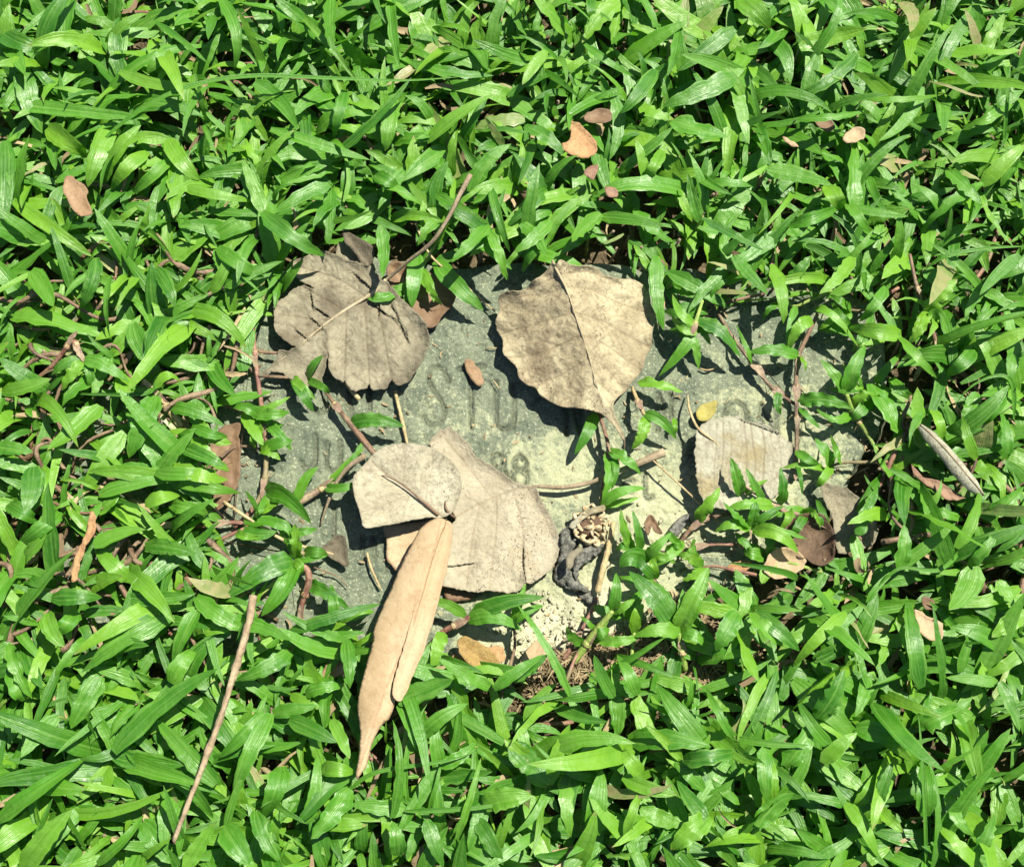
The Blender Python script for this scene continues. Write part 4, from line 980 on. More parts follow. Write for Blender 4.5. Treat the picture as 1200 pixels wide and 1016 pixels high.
RUNNERS = [
    ('pink runner with small leaves hanging down left part of stone', [(296, 380, 12), (299, 420, 9), (303, 450, 8), (309, 495, 9), (312, 530, 7), (309, 570, 7), (297, 595, 6), (275, 618, 4)], [3.6, 3.6, 3.4, 3.6, 3.4, 3.2], M_PINKSTEM, (0.14, 0.46, 0.72),
     [RL((309, 493), (291, 478), (272, 478), w=15), RL((313, 495), (326, 508), (342, 528), w=14), RL((312, 577), (336, 582), (365, 614), w=25, h=(8, 20, 14)), RL((311, 580), (305, 598), (296, 606), w=8)]),
    ('brown to green runner slanting below the torn leaf', [(372, 443, 3), (388, 468, 6), (405, 490, 9), (425, 515, 12), (441, 535, 13)], [1.8, 2.6, 4.2, 4.8, 4.2], M_BROWNSTEM, (0.33,),
     [RL((411, 497), (440, 492), (474, 500), w=18, h=(10, 18, 14)), RL((425, 517), (408, 545), (384, 567), w=7, h=(12, 14, 9)), RL((436, 528), (440, 540), (430, 552), w=8)]),
    ('short purple sheathed shoot left of the split leaf', [(346, 592, 3), (362, 582, 5), (380, 571, 7)], [5.5, 5.5, 4.0], M_SHEATH, (0.9,),
     [RL((380, 571), (402, 572), (424, 564), w=13), RL((348, 588), (358, 562), (373, 547), w=14, h=(5, 10, 12)), RL((384, 569), (404, 546), (428, 524), w=8, h=(7, 12, 15))]),
    ('dark pink runner crossing the lower left stone sideways', [(196, 622, 5), (238, 616, 8), (284, 613, 6), (330, 630, 7), (356, 650, 8)], [3.2, 3.6, 3.0, 3.4, 3.8], M_PINKSTEM, (0.3, 0.6),
     [RL((322, 606), (338, 636), (344, 655), w=11, h=(7, 11, 9)), RL((330, 632), (352, 624), (372, 620), w=12), RL((260, 612), (238, 600), (222, 606), w=10), RL((286, 612), (330, 615), (345, 640), w=14, h=(8, 14, 8))]),
    ('pink shoot with two broad leaves over lower left stone corner', [(352, 735, 3), (354, 708, 5), (361, 688, 9), (360, 668, 12), (345, 660, 13)], [2.8, 3.2, 5.5, 5.0, 4.0], M_PINKSTEM, (0.12, 0.45),
     [RL((344, 658), (310, 668), (260, 704), w=27, h=(13, 24, 20)), RL((344, 662), (332, 690), (306, 722), w=25, h=(13, 22, 16)), RL((362, 686), (382, 694), (410, 714), w=17), RL((344, 657), (352, 664), (352, 674), w=11, h=(13, 18, 12))]),
    ('small leafy sprig under the tip of the heart shaped leaf', [(699, 478, 4), (707, 500, 7), (713, 528, 9), (708, 560, 7), (704, 590, 4)], [2.4, 2.8, 3.2, 2.6, 2.6], M_BROWNSTEM, (0.48,),
     [RL((697, 484), (689, 506), (673, 533), w=15), RL((712, 527), (732, 538), (752, 556), w=16), RL((711, 530), (713, 560), (705, 588), w=13), RL((704, 592), (728, 576), (757, 572), w=13), RL((704, 594), (726, 589), (749, 583), w=9, h=(3, 7, 5)), RL((716, 532), (722, 550), (716, 575), w=9)]),
    ('pale stalked sprig right of the heart shaped leaf tip', [(741, 454, 4), (747, 470, 11), (755, 486, 15)], [2.6, 3.2, 2.8], M_STRAW, (0.5,),
     [RL((755, 485), (776, 494), (793, 515), w=14, h=(15, 18, 9)), RL((755, 488), (753, 508), (740, 527), w=14, h=(15, 18, 11)), RL((748, 448), (774, 452), (801, 460), w=15, h=(8, 15, 12)), RL((790, 490), (791, 500), (792, 508), w=7, h=(6, 9, 6))]),
    ('bright drooping sprig on stone right of the heart shaped leaf', [(826, 344, 14), (817, 372, 20), (812, 390, 19), (811, 402, 14)], [2.4, 2.6, 3.4, 2.8], M_GREENSTEM, (0.6,),
     [RL((811, 392), (800, 410), (772, 441), w=15, h=(18, 18, 9)), RL((812, 394), (816, 412), (819, 433), w=12, h=(17, 15, 8)), RL((818, 376), (846, 390), (868, 420), w=18, h=(20, 24, 14)), RL((816, 384), (830, 386), (842, 392), w=14, h=(18, 20, 16)), RL((814, 378), (798, 368), (788, 345), w=14, h=(20, 24, 18)), RL((818, 386), (800, 384), (786, 368), w=15, h=(18, 22, 16))]),
    ('brown runner slanting across the right stone', [(842, 368, 10), (858, 394, 7), (885, 430, 7), (905, 455, 7), (932, 474, 5)], [2.6, 2.8, 3.0, 2.8, 2.4], M_BROWNSTEM, (0.5, 0.78),
     [RL((913, 460), (911, 474), (915, 486), w=11, h=(8, 10, 7)), RL((882, 424), (876, 410), (862, 380), w=9)]),
    ('straight vertical runner with joints over right stone', [(958, 368, 14), (946, 394, 11), (935, 420, 9), (933, 455, 8), (934, 490, 7), (933, 530, 6), (932, 562, 4)], [2.8, 3.4, 3.2, 3.2, 3.2, 3.0, 2.4], M_BROWNSTEM, (0.3, 0.44, 0.62, 0.9),
     [RL((937, 472), (964, 468), (1000, 480), w=17, h=(9, 16, 13)), RL((937, 478), (948, 490), (961, 502), w=9, h=(8, 11, 8)), RL((936, 418), (908, 410), (876, 414), w=15, h=(10, 18, 13)), RL((936, 416), (943, 426), (944, 436), w=8), RL((955, 362), (978, 372), (1006, 407), w=12, h=(15, 22, 14)), RL((934, 528), (946, 538), (960, 544), w=13), RL((952, 376), (936, 384), (923, 412), w=16, h=(16, 22, 12)), RL((933, 540), (938, 560), (940, 580), w=6)]),
    ('two leaved upright sprig near the right end of the stone', [(1028, 528, 3), (1014, 505, 6), (1000, 484, 10), (992, 462, 16)], [2.8, 3.2, 3.8, 3.0], M_GREENSTEM, (0.5,),
     [RL((991, 460), (980, 442), (961, 421), w=14, h=(16, 24, 24)), RL((993, 458), (1000, 432), (1014, 404), w=21, h=(16, 27, 24)), RL((1000, 480), (1016, 462), (1040, 470), w=16), RL((998, 482), (980, 492), (955, 478), w=12)]),
    ('pink runner with purple sheath right of the stone', [(1026, 580, 4), (1040, 550, 8), (1054, 520, 12), (1075, 490, 16), (1100, 465, 14)], [3.6, 3.6, 3.8, 3.4, 2.8], M_PINKSTEM, (0.42, 0.72),
     [RL((1068, 530), (1070, 515), (1069, 502), w=12, h=(16, 22, 22)), RL((1067, 537), (1100, 534), (1134, 540), w=13, h=(16, 24, 20)), RL((1068, 540), (1088, 548), (1106, 565), w=17, h=(16, 22, 16)), RL((1044, 552), (1058, 545), (1070, 537), w=9, h=(9, 13, 15)), RL((1070, 530), (1084, 514), (1094, 506), w=9, h=(16, 22, 20))]),
    ('brown creeping runner below the bleached leaf', [(790, 650, 3), (800, 632, 6), (812, 618, 8), (836, 606, 9), (862, 602, 6)], [3.0, 3.2, 3.0, 2.8, 2.2], M_BROWNSTEM, (0.4,),
     [RL((816, 610), (830, 592), (844, 571), w=15, h=(9, 20, 20)), RL((800, 634), (786, 650), (764, 664), w=12), RL((798, 640), (786, 628), (785, 622), w=10)]),
    ('thin pink runner low across litter below the bleached leaf', [(770, 648, 3), (800, 645, 5), (835, 638, 7), (868, 640, 6), (892, 652, 3)], [2.2, 2.4, 2.4, 2.4, 2.2], M_PINKSTEM, (0.3, 0.75),
     [RL((780, 646), (792, 640), (800, 640), w=10)]),
    ('olive runner with leaf tuft in front of the bleached leaf', [(868, 566, 14), (886, 578, 14), (905, 591, 12), (940, 605, 10), (975, 622, 8), (1002, 640, 4)], [2.4, 3.0, 3.2, 3.0, 2.8, 2.4], M_SHEATH, (0.28, 0.62, 0.86),
     [RL((906, 592), (880, 591), (851, 596), w=16, h=(13, 22, 18)), RL((914, 592), (918, 572), (914, 547), w=12, h=(12, 24, 26)), RL((917, 594), (904, 602), (888, 614), w=10), RL((868, 580), (864, 560), (856, 536), w=15, h=(12, 24, 24)), RL((896, 588), (884, 568), (874, 548), w=10, h=(13, 22, 24)), RL((940, 606), (952, 600), (962, 620), w=14), RL((920, 596), (925, 606), (912, 622), w=12), RL((870, 580), (885, 570), (900, 562), w=9)]),
    ('star shaped leafy tuft over brown leaves right of stone', [(892, 652, 3), (885, 638, 9), (880, 622, 15)], [3.0, 3.2, 2.6], M_GREENSTEM, (0.4,),
     [RL((882, 622), (912, 626), (936, 649), w=18, h=(15, 26, 18)), RL((880, 620), (858, 614), (837, 624), w=14, h=(15, 22, 16)), RL((879, 618), (862, 604), (846, 586), w=13, h=(15, 24, 22)), RL((882, 620), (912, 622), (946, 632), w=11, h=(15, 21, 16)), RL((880, 618), (884, 600), (886, 588), w=13, h=(15, 23, 22)), RL((884, 618), (898, 604), (920, 592), w=10, h=(15, 23, 20))]),
    ('yellow green shoot standing on the sandy patch', [(672, 776, 4), (688, 754, 10), (702, 735, 16), (718, 716, 21)], [5.5, 5.5, 4.8, 3.6], M_GREENSTEM, (0.35,),
     [RL((718, 716), (722, 694), (722, 671), w=14, h=(21, 30, 27)), RL((718, 718), (732, 710), (744, 702), w=10, h=(20, 26, 24)), RL((703, 750), (726, 752), (751, 745), w=15, h=(14, 22, 18)), RL((700, 742), (690, 730), (680, 722), w=6)]),
    ('leaf pair on a purple runner below the split leaf', [(505, 755, 4), (520, 740, 6), (537, 731, 9), (552, 722, 12)], [3.8, 4.0, 4.4, 3.6], M_PINKSTEM, (0.6,),
     [RL((548, 728), (578, 722), (612, 738), w=18, h=(11, 20, 14)), RL((552, 722), (590, 706), (638, 700), w=19, h=(12, 24, 22)), RL((545, 722), (524, 708), (502, 704), w=13, h=(11, 18, 16)), RL((522, 742), (512, 760), (508, 790), w=16, h=(8, 16, 12))]),
    ('big leafy sprig between the charred pod and right turf', [(803, 785, 4), (799, 762, 12), (795, 742, 18)], [4.2, 4.8, 3.6], M_GREENSTEM, (0.45,),
     [RL((792, 736), (768, 702), (737, 669), w=24, h=(18, 28, 24)), RL((796, 738), (812, 704), (831, 664), w=24, h=(18, 30, 28)), RL((797, 742), (772, 738), (742, 746), w=18, h=(18, 26, 20)), RL((798, 742), (815, 745), (829, 758), w=15, h=(18, 24, 18)), RL((790, 734), (782, 704), (764, 680), w=15, h=(18, 24, 20)), RL((796, 738), (800, 715), (800, 690), w=14, h=(18, 26, 24))]),
    ('low leaf cluster just right of the charred pod', [(755, 668, 3), (750, 656, 7), (748, 646, 12)], [3.0, 3.2, 2.4], M_GREENSTEM, (0.4,),
     [RL((742, 644), (732, 622), (727, 596), w=11, h=(12, 22, 24)), RL((750, 646), (748, 624), (741, 598), w=11, h=(12, 23, 24)), RL((754, 654), (770, 640), (787, 624), w=12, h=(11, 22, 20)), RL((758, 660), (740, 652), (726, 664), w=25, h=(10, 17, 13)), RL((746, 648), (732, 640), (722, 645), w=12), RL((756, 656), (774, 652), (792, 660), w=13)]),
    ('brown jointed runner through turf right of the stone', [(1066, 298, 30), (1076, 343, 27), (1085, 364, 25), (1095, 395, 22), (1110, 430, 14)], [2.4, 2.8, 3.2, 3.0, 2.4], M_BROWNSTEM, (0.3, 0.5, 0.75),
     [RL((1086, 366), (1102, 346), (1122, 327), w=19, h=(26, 36, 36)), RL((1085, 364), (1078, 384), (1065, 403), w=16, h=(26, 32, 26)), RL((1090, 380), (1100, 368), (1114, 398), w=20, h=(24, 30, 24))]),
    ('brown sheathed runner in turf left of the torn leaf', [(172, 372, 16), (205, 364, 20), (235, 350, 24), (262, 336, 27)], [5.5, 4.2, 3.4, 2.6], M_SHEATH, (0.2, 0.55),
     [RL((262, 336), (290, 322), (332, 306), w=15, h=(26, 32, 30)), RL((213, 365), (255, 372), (289, 409), w=19, h=(22, 32, 22)), RL((200, 372), (230, 385), (262, 402), w=13, h=(20, 26, 18)), RL((246, 342), (262, 318), (272, 285), w=16, h=(26, 34, 34))]),
    ('pink looped runner in left turf', [(46, 442, 12), (62, 428, 18), (78, 408, 24), (86, 400, 26), (96, 420, 26)], [3.2, 3.4, 3.6, 4.4, 4.4], M_PINKSTEM, (0.6, 0.78),
     [RL((98, 421), (122, 428), (152, 448), w=17, h=(27, 32, 26)), RL((98, 424), (84, 438), (72, 458), w=16, h=(27, 30, 24)), RL((100, 424), (106, 440), (104, 456), w=12, h=(27, 28, 22)), RL((94, 420), (72, 428), (60, 440), w=14, h=(27, 28, 20))]),
    ('thick tan jointed stalk in left turf', [(212, 500, 14), (196, 478, 20), (183, 460, 24), (168, 446, 25)], [4.8, 5.0, 4.6, 3.6], M_STRAW, (0.45,),
     [RL((183, 464), (166, 500), (151, 537), w=27, h=(25, 34, 26)), RL((178, 452), (160, 462), (74, 460), w=13, h=(25, 30, 22)), RL((180, 456), (196, 440), (212, 448), w=14, h=(25, 30, 24)), RL((200, 478), (226, 482), (264, 499), w=15, h=(21, 28, 22))]),
    ('brown stolon with pale sheath in lower left turf', [(28, 540, 10), (52, 560, 16), (75, 578, 18), (100, 598, 16)], [3.0, 3.4, 3.6, 3.0], M_BROWNSTEM, (0.35, 0.7),
     [RL((38, 550), (52, 570), (30, 606), w=24, h=(16, 26, 20)), RL((76, 578), (92, 600), (70, 620), w=18), RL((100, 600), (130, 590), (140, 566), w=14, h=(16, 24, 24))]),
    ('purple brown stolon left of lower stone corner', [(40, 720, 8), (60, 690, 14), (84, 668, 14), (92, 640, 16)], [3.2, 3.4, 3.6, 3.0], M_BROWNSTEM, (0.4,),
     [RL((84, 668), (96, 660), (106, 690), w=16), RL((60, 692), (40, 672), (2, 678), w=20, h=(14, 24, 18))]),
]
for lab, path, rad, mt, nodes, leaves in RUNNERS:
    lc = loc_of(path[0][0], path[0][1], path[0][2])
    t = empty('grass_runner', lc, lab, 'grass runner')
    K = max(16, int(4 * len(path)))
    C = curve_px(path, K * 2) if len(path) > 3 else curve_px(path, K)
    stem_part(t, lc, C, rad, mt, 'stem', nodes, 9)
    for pts, w in leaves:
        one_leaf(t, lc, curve_px(pts, 15), w, r0, 15, 7)
    # sheath ridge at every joint
    for nd in nodes:
        i = int(nd * (len(C) - 1)); j = min(i + 2, len(C) - 1)
        if j > i:
            dv = norm(C[j] - C[i]); a0 = math.atan2(dv[1], dv[0])
            for _ in range(int(r0.integers(2, 5))):
                ar = a0 + r0.choice([-1, 1]) * r0.uniform(0.6, 2.2); ln = r0.uniform(5, 13) * PX
                e1_ = C[i] + np.array([math.cos(ar) * ln * .5, math.sin(ar) * ln * .5, -0.0008]); e2_ = C[i] + np.array([math.cos(ar + .5) * ln, math.sin(ar + .5) * ln, -min(0.004, C[i][2] - 0.0006)])
                stem_part(t, lc, resample(np.array([C[i], e1_, e2_]), 5), [0.8, 0.6, 0.3], M_STRAW, 'root', (), 4)
            sl = r0.uniform(16, 30) * PX; up_ = np.array([0, 0, 0.0012])
            sheath = one_leaf(t, lc, np.array([C[i] + up_ * 0.6 + dv * sl * q + up_ * math.sin(q * 3) for q in np.linspace(0, 1, 8)]), r0.uniform(7, 11), r0, 8, 5, name='sheath', roll=r0.normal(0, 0.5))
            sheath.data.materials.clear(); sheath.data.materials.append(M_SHEATH)
            stem_part(t, lc, resample(np.array([C[i], C[j]]), 4), [np.interp(nd, np.linspace(0, 1, len(rad)), rad) * 1.35, np.interp(nd, np.linspace(0, 1, len(rad)), rad) * 1.1], M_STRAW, 'joint', (), 8)

# traced blades of the turf: base x, y -> tip x, y, width
BL = """85 -5 81 62 24;28 78 50 157 26;-6 120 174 139 20;6 165 2 272 23;15 235 110 302 18;56 150 102 183 27;-4 34 60 58 24;131 148 103 220 25;173 178 130 224 18;200 188 153 229 18;203 190 203 256 20;212 218 297 236 14;257 -4 275 82 16;140 84 240 99 15;182 26 244 75 9;206 54 172 87 18;197 163 234 212 22
388 -4 391 62 17;459 -4 469 82 15;482 74 579 89 17;338 4 426 107 10;298 97 349 152 21;460 114 451 178 23;500 166 580 110 19;317 152 434 188 17;404 106 391 161 15;575 218 598 297 12;509 227 573 263 13;386 217 322 251 19;308 249 382 301 21;446 264 448 326 16;490 297 483 361 20;510 306 567 364 22;573 264 529 308 17;573 271 594 329 15;405 110 448 128 20;440 205 468 220 18
731 -3 682 51 24;861 34 794 84 21;863 89 776 125 25;768 82 727 134 19;795 37 782 90 13;747 121 790 140 17;718 110 714 188 17;777 176 750 216 15;788 142 853 161 27;823 218 882 219 15;786 214 813 262 15;704 250 670 284 21;645 259 602 296 17;744 244 790 284 17;685 52 743 90 10;692 -3 693 26 13;823 256 896 294 11;865 -2 902 34 29;640 60 612 100 16;620 150 660 182 18
961 -2 1016 49 23;1081 26 1041 101 21;1140 14 1097 96 17;937 57 1016 34 25;1004 64 926 116 17;1081 102 1029 166 15;934 139 1016 130 13;1003 258 1003 149 21;899 199 975 217 21;1152 215 1076 276 15;926 264 986 241 19;992 239 1022 276 14;1012 115 1105 111 9;970 217 990 249 21;1130 150 1190 120 18;1110 200 1150 240 18
202 721 95 788 26;133 881 256 783 23;-3 962 104 886 25;133 886 216 897 21;231 715 202 777 21;253 919 182 842 21;27 1019 85 948 23;114 1012 169 954 15;318 836 273 937 19;311 836 257 888 17;330 898 308 960 23;217 1018 252 963 19;263 969 293 1013 27;68 839 24 888 19;118 792 83 854 25;248 728 342 751 19;341 764 276 797 19;9 755 38 819 15;167 963 200 1012 25;199 904 250 959 21;56 718 76 758 21;200 800 231 759 21
828 876 770 802 23;801 890 866 879 19;747 814 723 767 15;719 817 696 767 15;668 816 606 708 11;599 797 642 767 15;599 873 642 919 27;644 919 668 848 17;697 978 706 901 23;751 946 806 967 21;831 957 786 996 25;859 866 827 805 11;733 981 756 917 11;753 909 723 870 17;825 925 782 879 15;865 718 839 763 23;882 718 918 757 19;730 910 794 931 17;828 959 793 914 17;905 943 904 886 15;921 935 863 981 27
885 718 937 763 19;992 718 929 782 15;1080 806 1062 698 21;957 842 990 783 23;974 875 935 820 15;1003 853 1072 872 25;964 894 1005 858 17;919 897 958 839 23;1003 944 1033 898 15;1025 947 1046 892 15;1092 1018 1082 876 9;1085 956 1082 886 21;1151 1018 1094 957 15;1140 1006 1167 954 19;1125 788 1148 727 15;1202 718 1162 747 21;1202 761 1153 794 15;1112 929 1142 981 15;1095 905 1184 864 7;899 873 902 944 17;888 969 931 929 19;991 939 1030 1006 17;1028 945 1058 975 15;1171 799 1195 857 15;1078 851 1132 829 21
118 476 55 528 27;146 506 96 584 21;112 302 94 363 19;37 317 63 360 23;156 379 184 431 23;182 554 256 551 17;189 379 195 416 15;130 323 130 398 11;183 314 205 360 17;40 547 29 601 25;-4 523 39 530 17;226 514 270 552 17;2 459 60 444 17;232 498 272 520 16
338 741 447 707 13;466 823 531 796 23;460 958 460 843 11;478 942 501 824 7;535 983 564 887 9;643 920 591 865 27;566 941 624 932 25;516 897 558 869 15;490 866 549 824 17;339 843 395 870 19;389 843 410 889 15;377 900 416 905 17;359 964 371 884 15;410 924 364 983 25;406 749 410 807 17;358 813 404 803 15;466 1002 460 962 19;579 807 637 767 15;474 950 621 937 6;300 950 330 1010 18;560 960 590 1014 18;500 960 520 1016 16
1056 392 994 384 21;1085 313 1124 341 19;1038 337 1007 377 15;1055 396 1098 443 13;1143 408 1105 441 17;1045 443 1074 469 15;1145 460 1127 497 15;1176 464 1148 499 15;1187 415 1184 445 17;1195 299 1148 346 15;1020 450 1060 517 27;1112 665 1072 555 21;1120 642 1150 559 17;1135 663 1169 618 13;1092 479 1105 521 15;1144 538 1127 486 13;1177 538 1172 481 17;1142 663 1112 715 27;1054 665 1059 614 19;1006 627 1029 571 17;1016 706 1056 664 8;1026 449 1056 414 11;1160 600 1200 570 16;1170 680 1200 720 18;1090 600 1130 610 14
640 280 612 320 16;770 300 778 388 18;784 320 855 362 20;860 300 900 345 16;905 310 918 380 16;925 330 950 300 16;1000 300 960 345 16;610 262 640 300 16;555 280 600 316 14;255 290 310 325 18;70 600 20 640 20;110 640 170 620 18;60 700 120 700 19;150 680 110 640 18;170 640 230 650 18;90 720 60 745 20;150 700 230 695 18;230 700 290 740 20;10 590 48 612 18;170 590 212 580 18;30 820 10 780 18;195 560 282 578 16;214 524 264 546 18;203 546 268 562 18;200 592 246 602 16;228 500 268 512 13;240 584 262 560 12"""
BLADES = [tuple(float(v) for v in s.split()) for s in BL.replace('\n', ';').split(';')]

BARE = [(258, 470), (330, 445), (318, 380), (350, 300), (420, 268), (500, 295), (560, 300), (610, 312), (680, 296), (752, 330), (800, 372), (860, 356), (940, 348), (1050, 350), (1062, 470),
        (1010, 545), (990, 640), (920, 668), (850, 670), (812, 692), (762, 712), (738, 754), (692, 792), (620, 798), (560, 775), (500, 745), (420, 742), (360, 745), (320, 700), (285, 655), (255, 600)]


def region(x, y):
    if y < 300:
        return 'above the stone' if 330 < x < 870 else ('at upper left' if x <= 330 else 'at upper right')
    if y > 720:
        return 'below the stone' if 330 < x < 870 else ('at lower left' if x <= 330 else 'at lower right')
    return 'left of the stone' if x < 600 else 'right of the stone'


SPECIAL = {
    0: 'upright grass blade cut by top edge near upper left corner', 2: 'long flat horizontal grass blade at left edge near the top',
    5: 'broad crumpled grass blade above the lobed brown leaf', 3: 'broad grass blade hanging at left edge above brown leaf',
}
LW = {'long': 'long', 'short': 'short'}


MARKS = [('two lobed brown leaf', 90, 228), ('slender twig', 250, 850), ('long tan leaf', 430, 800), ('heart shaped leaf', 690, 380), ('torn grey leaf', 400, 360), ('bleached leaf', 875, 560),
         ('rolled pale leaf', 1112, 542), ('orange pointed leaf', 680, 165), ('buff scrap', 1002, 157), ('cream tan leaf', 1082, 728), ('narrow orange strip', 98, 640), ('mustard oval leaf', 565, 768),
         ('long arching blade', 290, 95), ('charred pod', 690, 640), ('thin seed stalk', 1085, 940), ('brown leaf left of stone', 262, 530), ('left edge', 0, 420), ('right edge', 1200, 330), ('lower right edge', 1200, 860),
         ('bottom edge', 760, 1016), ('bottom edge middle', 500, 1016), ('top edge', 470, 0), ('top edge right of middle', 860, 0), ('top left corner', 0, 0), ('top right corner', 1200, 0), ('bottom left corner', 0, 1016), ('bottom right corner', 1200, 1016)]
DIRS = ['right', 'lower right', 'down', 'lower left', 'left', 'upper left', 'up', 'upper right']


def where(x, y):
    nm, mx, my = min(MARKS, key=lambda m: (m[1] - x) ** 2 + (m[2] - y) ** 2)
    if 'edge' in nm or 'corner' in nm:
        return 'near %s' % nm
    dx, dy = x - mx, y - my
    if abs(dx) > abs(dy):
        return '%s of %s' % ('right' if dx > 0 else 'left', nm)
    return '%s %s' % ('below' if dy > 0 else 'above', nm)


def heading(x0, y0, x1, y1):
    return DIRS[int(round(math.atan2(y1 - y0, x1 - x0) / (math.pi / 4))) % 8]


def free_leaf(base, az, L, e0, e1, r, K=10, daz=0.0):
    t = np.linspace(0, 1, K)
    e = e0 + (e1 - e0) * t ** 1.2
    a = az + daz * t
    st = L / (K - 1)
    d = np.stack([np.cos(e) * np.cos(a), np.cos(e) * np.sin(a), np.sin(e)], 1) * st
    P = np.vstack([np.zeros(3), np.cumsum(d[:-1], 0)])
    return P + base


def grass_shoot(px0, py0, main, w, lab, grp, h_top, companions, r):
    base_top = at_np(px0, py0, h_top * 0.001)
    FIX = main is not None and py0 == 120 and px0 == -6
    foot = base_top + np.array([r.uniform(-.008, .008), r.uniform(-.008, .008), 0]); foot[2] = -0.016
    lc = tuple(float(v) for v in foot)
    t = empty('grass_shoot', lc, lab, 'grass shoot', grp)
    mid = (foot + base_top) / 2 + np.array([r.uniform(-.003, .003), r.uniform(-.003, .003), 0])
    C = resample(np.array([foot, mid, base_top]), 7)
    C[-1] -= np.array([0, 0, 0.0015])
    stem_part(t, lc, C, [2.6, 2.4, 0.9], M_GREENSTEM if r.random() < 0.6 else M_SHEATH, 'stem', (), 6)
    if main is not None:
        if FIX: one_leaf(t, lc, main, w, r, 13, 5, age=0.1, rnd=0.45)
        else: one_leaf(t, lc, main, w, r, 13, 5)
    az0 = r.uniform(0, 2 * math.pi)
    for k in range(companions):
        q = r.uniform(0.45, 0.95)
        b = foot * (1 - q) + base_top * q
        L = r.uniform(0.022, 0.046)
        for _ in range(6):
            fl = free_leaf(b, az0 + k * 2.4 + r.normal(0, .4), L, r.uniform(0.1, 0.7), r.uniform(-0.5, 0.1), r, 12, r.normal(0, .35))
            tq = to_px(fl[-1])
            m_ = to_px(fl[[4, 7, 9]])
            if seg_dist(np.r_[tq[0], m_[:, 0]], np.r_[tq[1], m_[:, 1]], [(490, 660), (420, 895)]).min() < 34 or seg_dist(np.r_[tq[0], m_[:, 0]], np.r_[tq[1], m_[:, 1]], [(297, 700), (204, 985)]).min() < 14:
                az0 += 1.1
                continue
            if sdist(tq[0], tq[1], BARE) < 4:
                one_leaf(t, lc, fl, r.uniform(8, 20), r, 12, 5)
                break
            az0 += 1.1
    return t


SEEN = {}
for i, (x0, y0, x1, y1, w) in enumerate(BLADES):
    r = np.random.default_rng(1000 + i)
    L = math.hypot(x1 - x0, y1 - y0)
    onstone = bool(sdist(np.array(x0), np.array(y0), BARE) > 5)
    hb = r.uniform(23, 33); hm = hb + r.uniform(2, 12); ht = hb + r.uniform(-10, 12)
    if math.hypot((x0 + x1) / 2 - 770, (y0 + y1) / 2 - 300) < 85:
        hb, hm, ht = 13, 18, 11
    if onstone:
        hb, hm, ht = 10, 18, 12
    nx_, ny_ = -(y1 - y0) / L, (x1 - x0) / L
    bend = r.normal(0, 0.05) * L
    mid = ((x0 + x1) / 2 + nx_ * bend, (y0 + y1) / 2 + ny_ * bend, hm)
    C = curve_px([(x0, y0, hb), mid, (x1, y1, ht)], 13)
    reg = region((x0 + x1) / 2, (y0 + y1) / 2)
    kind = 'narrow' if w < 13 else ('broad' if w > 21 else 'medium width')
    size = 'long' if L > 85 else 'short' if L < 58 else 'mid length'
    if size == 'mid length': size = 'midsized'
    if kind == 'medium width': kind = 'medium'
    lab = SPECIAL.get(i, '%s %s blade pointing %s, %s' % (size, kind, heading(x0, y0, x1, y1), where((x0 + x1) / 2, (y0 + y1) / 2)))
    if lab in SEEN:
        lab += ', near ' + sorted(MARKS, key=lambda m: (m[1] - x1) ** 2 + (m[2] - y1) ** 2)[1][0]
    while lab in SEEN and 'second' not in lab:
        lab = 'second ' + lab
    lab = ' '.join(lab.split()[:16])
    SEEN[lab] = 1
    grp = 'grass shoots in turf %s' % reg
    grass_shoot(x0, y0, C, w, lab, grp, hb, 1 if r.random() < 0.7 else 2, r)

# the long thin arching blade at the upper left and other narrow stalks
for lab, pts, w, a in [
    ('long thin arching blade sweeping over turf at upper left', [(106, 180, 26), (150, 140, 34), (215, 104, 40), (290, 90, 42), (380, 92, 41), (470, 95, 38), (545, 90, 32)], 8, 0.1),
    ('narrow upright stalk near right edge in upper turf', [(1176, 168, 24), (1180, 120, 38), (1184, 74, 44)], 6, 0.2),
    ('thin arching blade crossing turf right of stone', [(1085, 315, 28), (1110, 300, 36), (1160, 291, 38), (1205, 289, 36)], 6, 0.2),
    ('slim bent blade in right turf ending in a stalk', [(1188, 490, 24), (1186, 450, 34), (1170, 440, 36), (1140, 452, 34), (1116, 478, 28)], 7, 0.2),
    ('thin dry stem across lower right turf', [(1130, 640, 20), (1100, 668, 34), (1054, 666, 36), (1024, 694, 30)], 6, 0.4),
    ('hair thin seed stalk in lower right corner', [(1085, 1016, 22), (1084, 960, 36), (1080, 880, 42), (1076, 835, 42)], 5, 0.4),
    ('slender blade crossing below long tan leaf tip', [(405, 930, 24), (440, 905, 32), (520, 892, 34), (560, 880, 30)], 6, 0.2),
    ('thin seed stalk crossing turf at upper right', [(1090, 96, 32), (1112, 102, 38), (1140, 112, 38), (1162, 114, 34)], 5, 0.9),
]:
    lc = loc_of(pts[0][0], pts[0][1], 0)
    t = empty('grass_shoot', lc, lab, 'grass shoot')
    C = curve_px(pts, 26)
    V, F, uv, idx = leaf_surface(C[None] - np.array(lc), np.array([w * PX / 2]), np.array([0.7]), np.array([0.02]), np.array([3.0]), np.array([0.0]), np.array([0.1]), 5)
    link('leaf', np_mesh('leaf', V, F, uv, {'rnd': np.full(len(V), 0.35), 'age': np.full(len(V), a)}), M_GRASS, t)
    b = C[0].copy(); f = b.copy(); f[2] = -0.016
    stem_part(t, lc, resample(np.array([f, b]), 5), [2.0, 1.4], M_GREENSTEM, 'stem', (), 6)

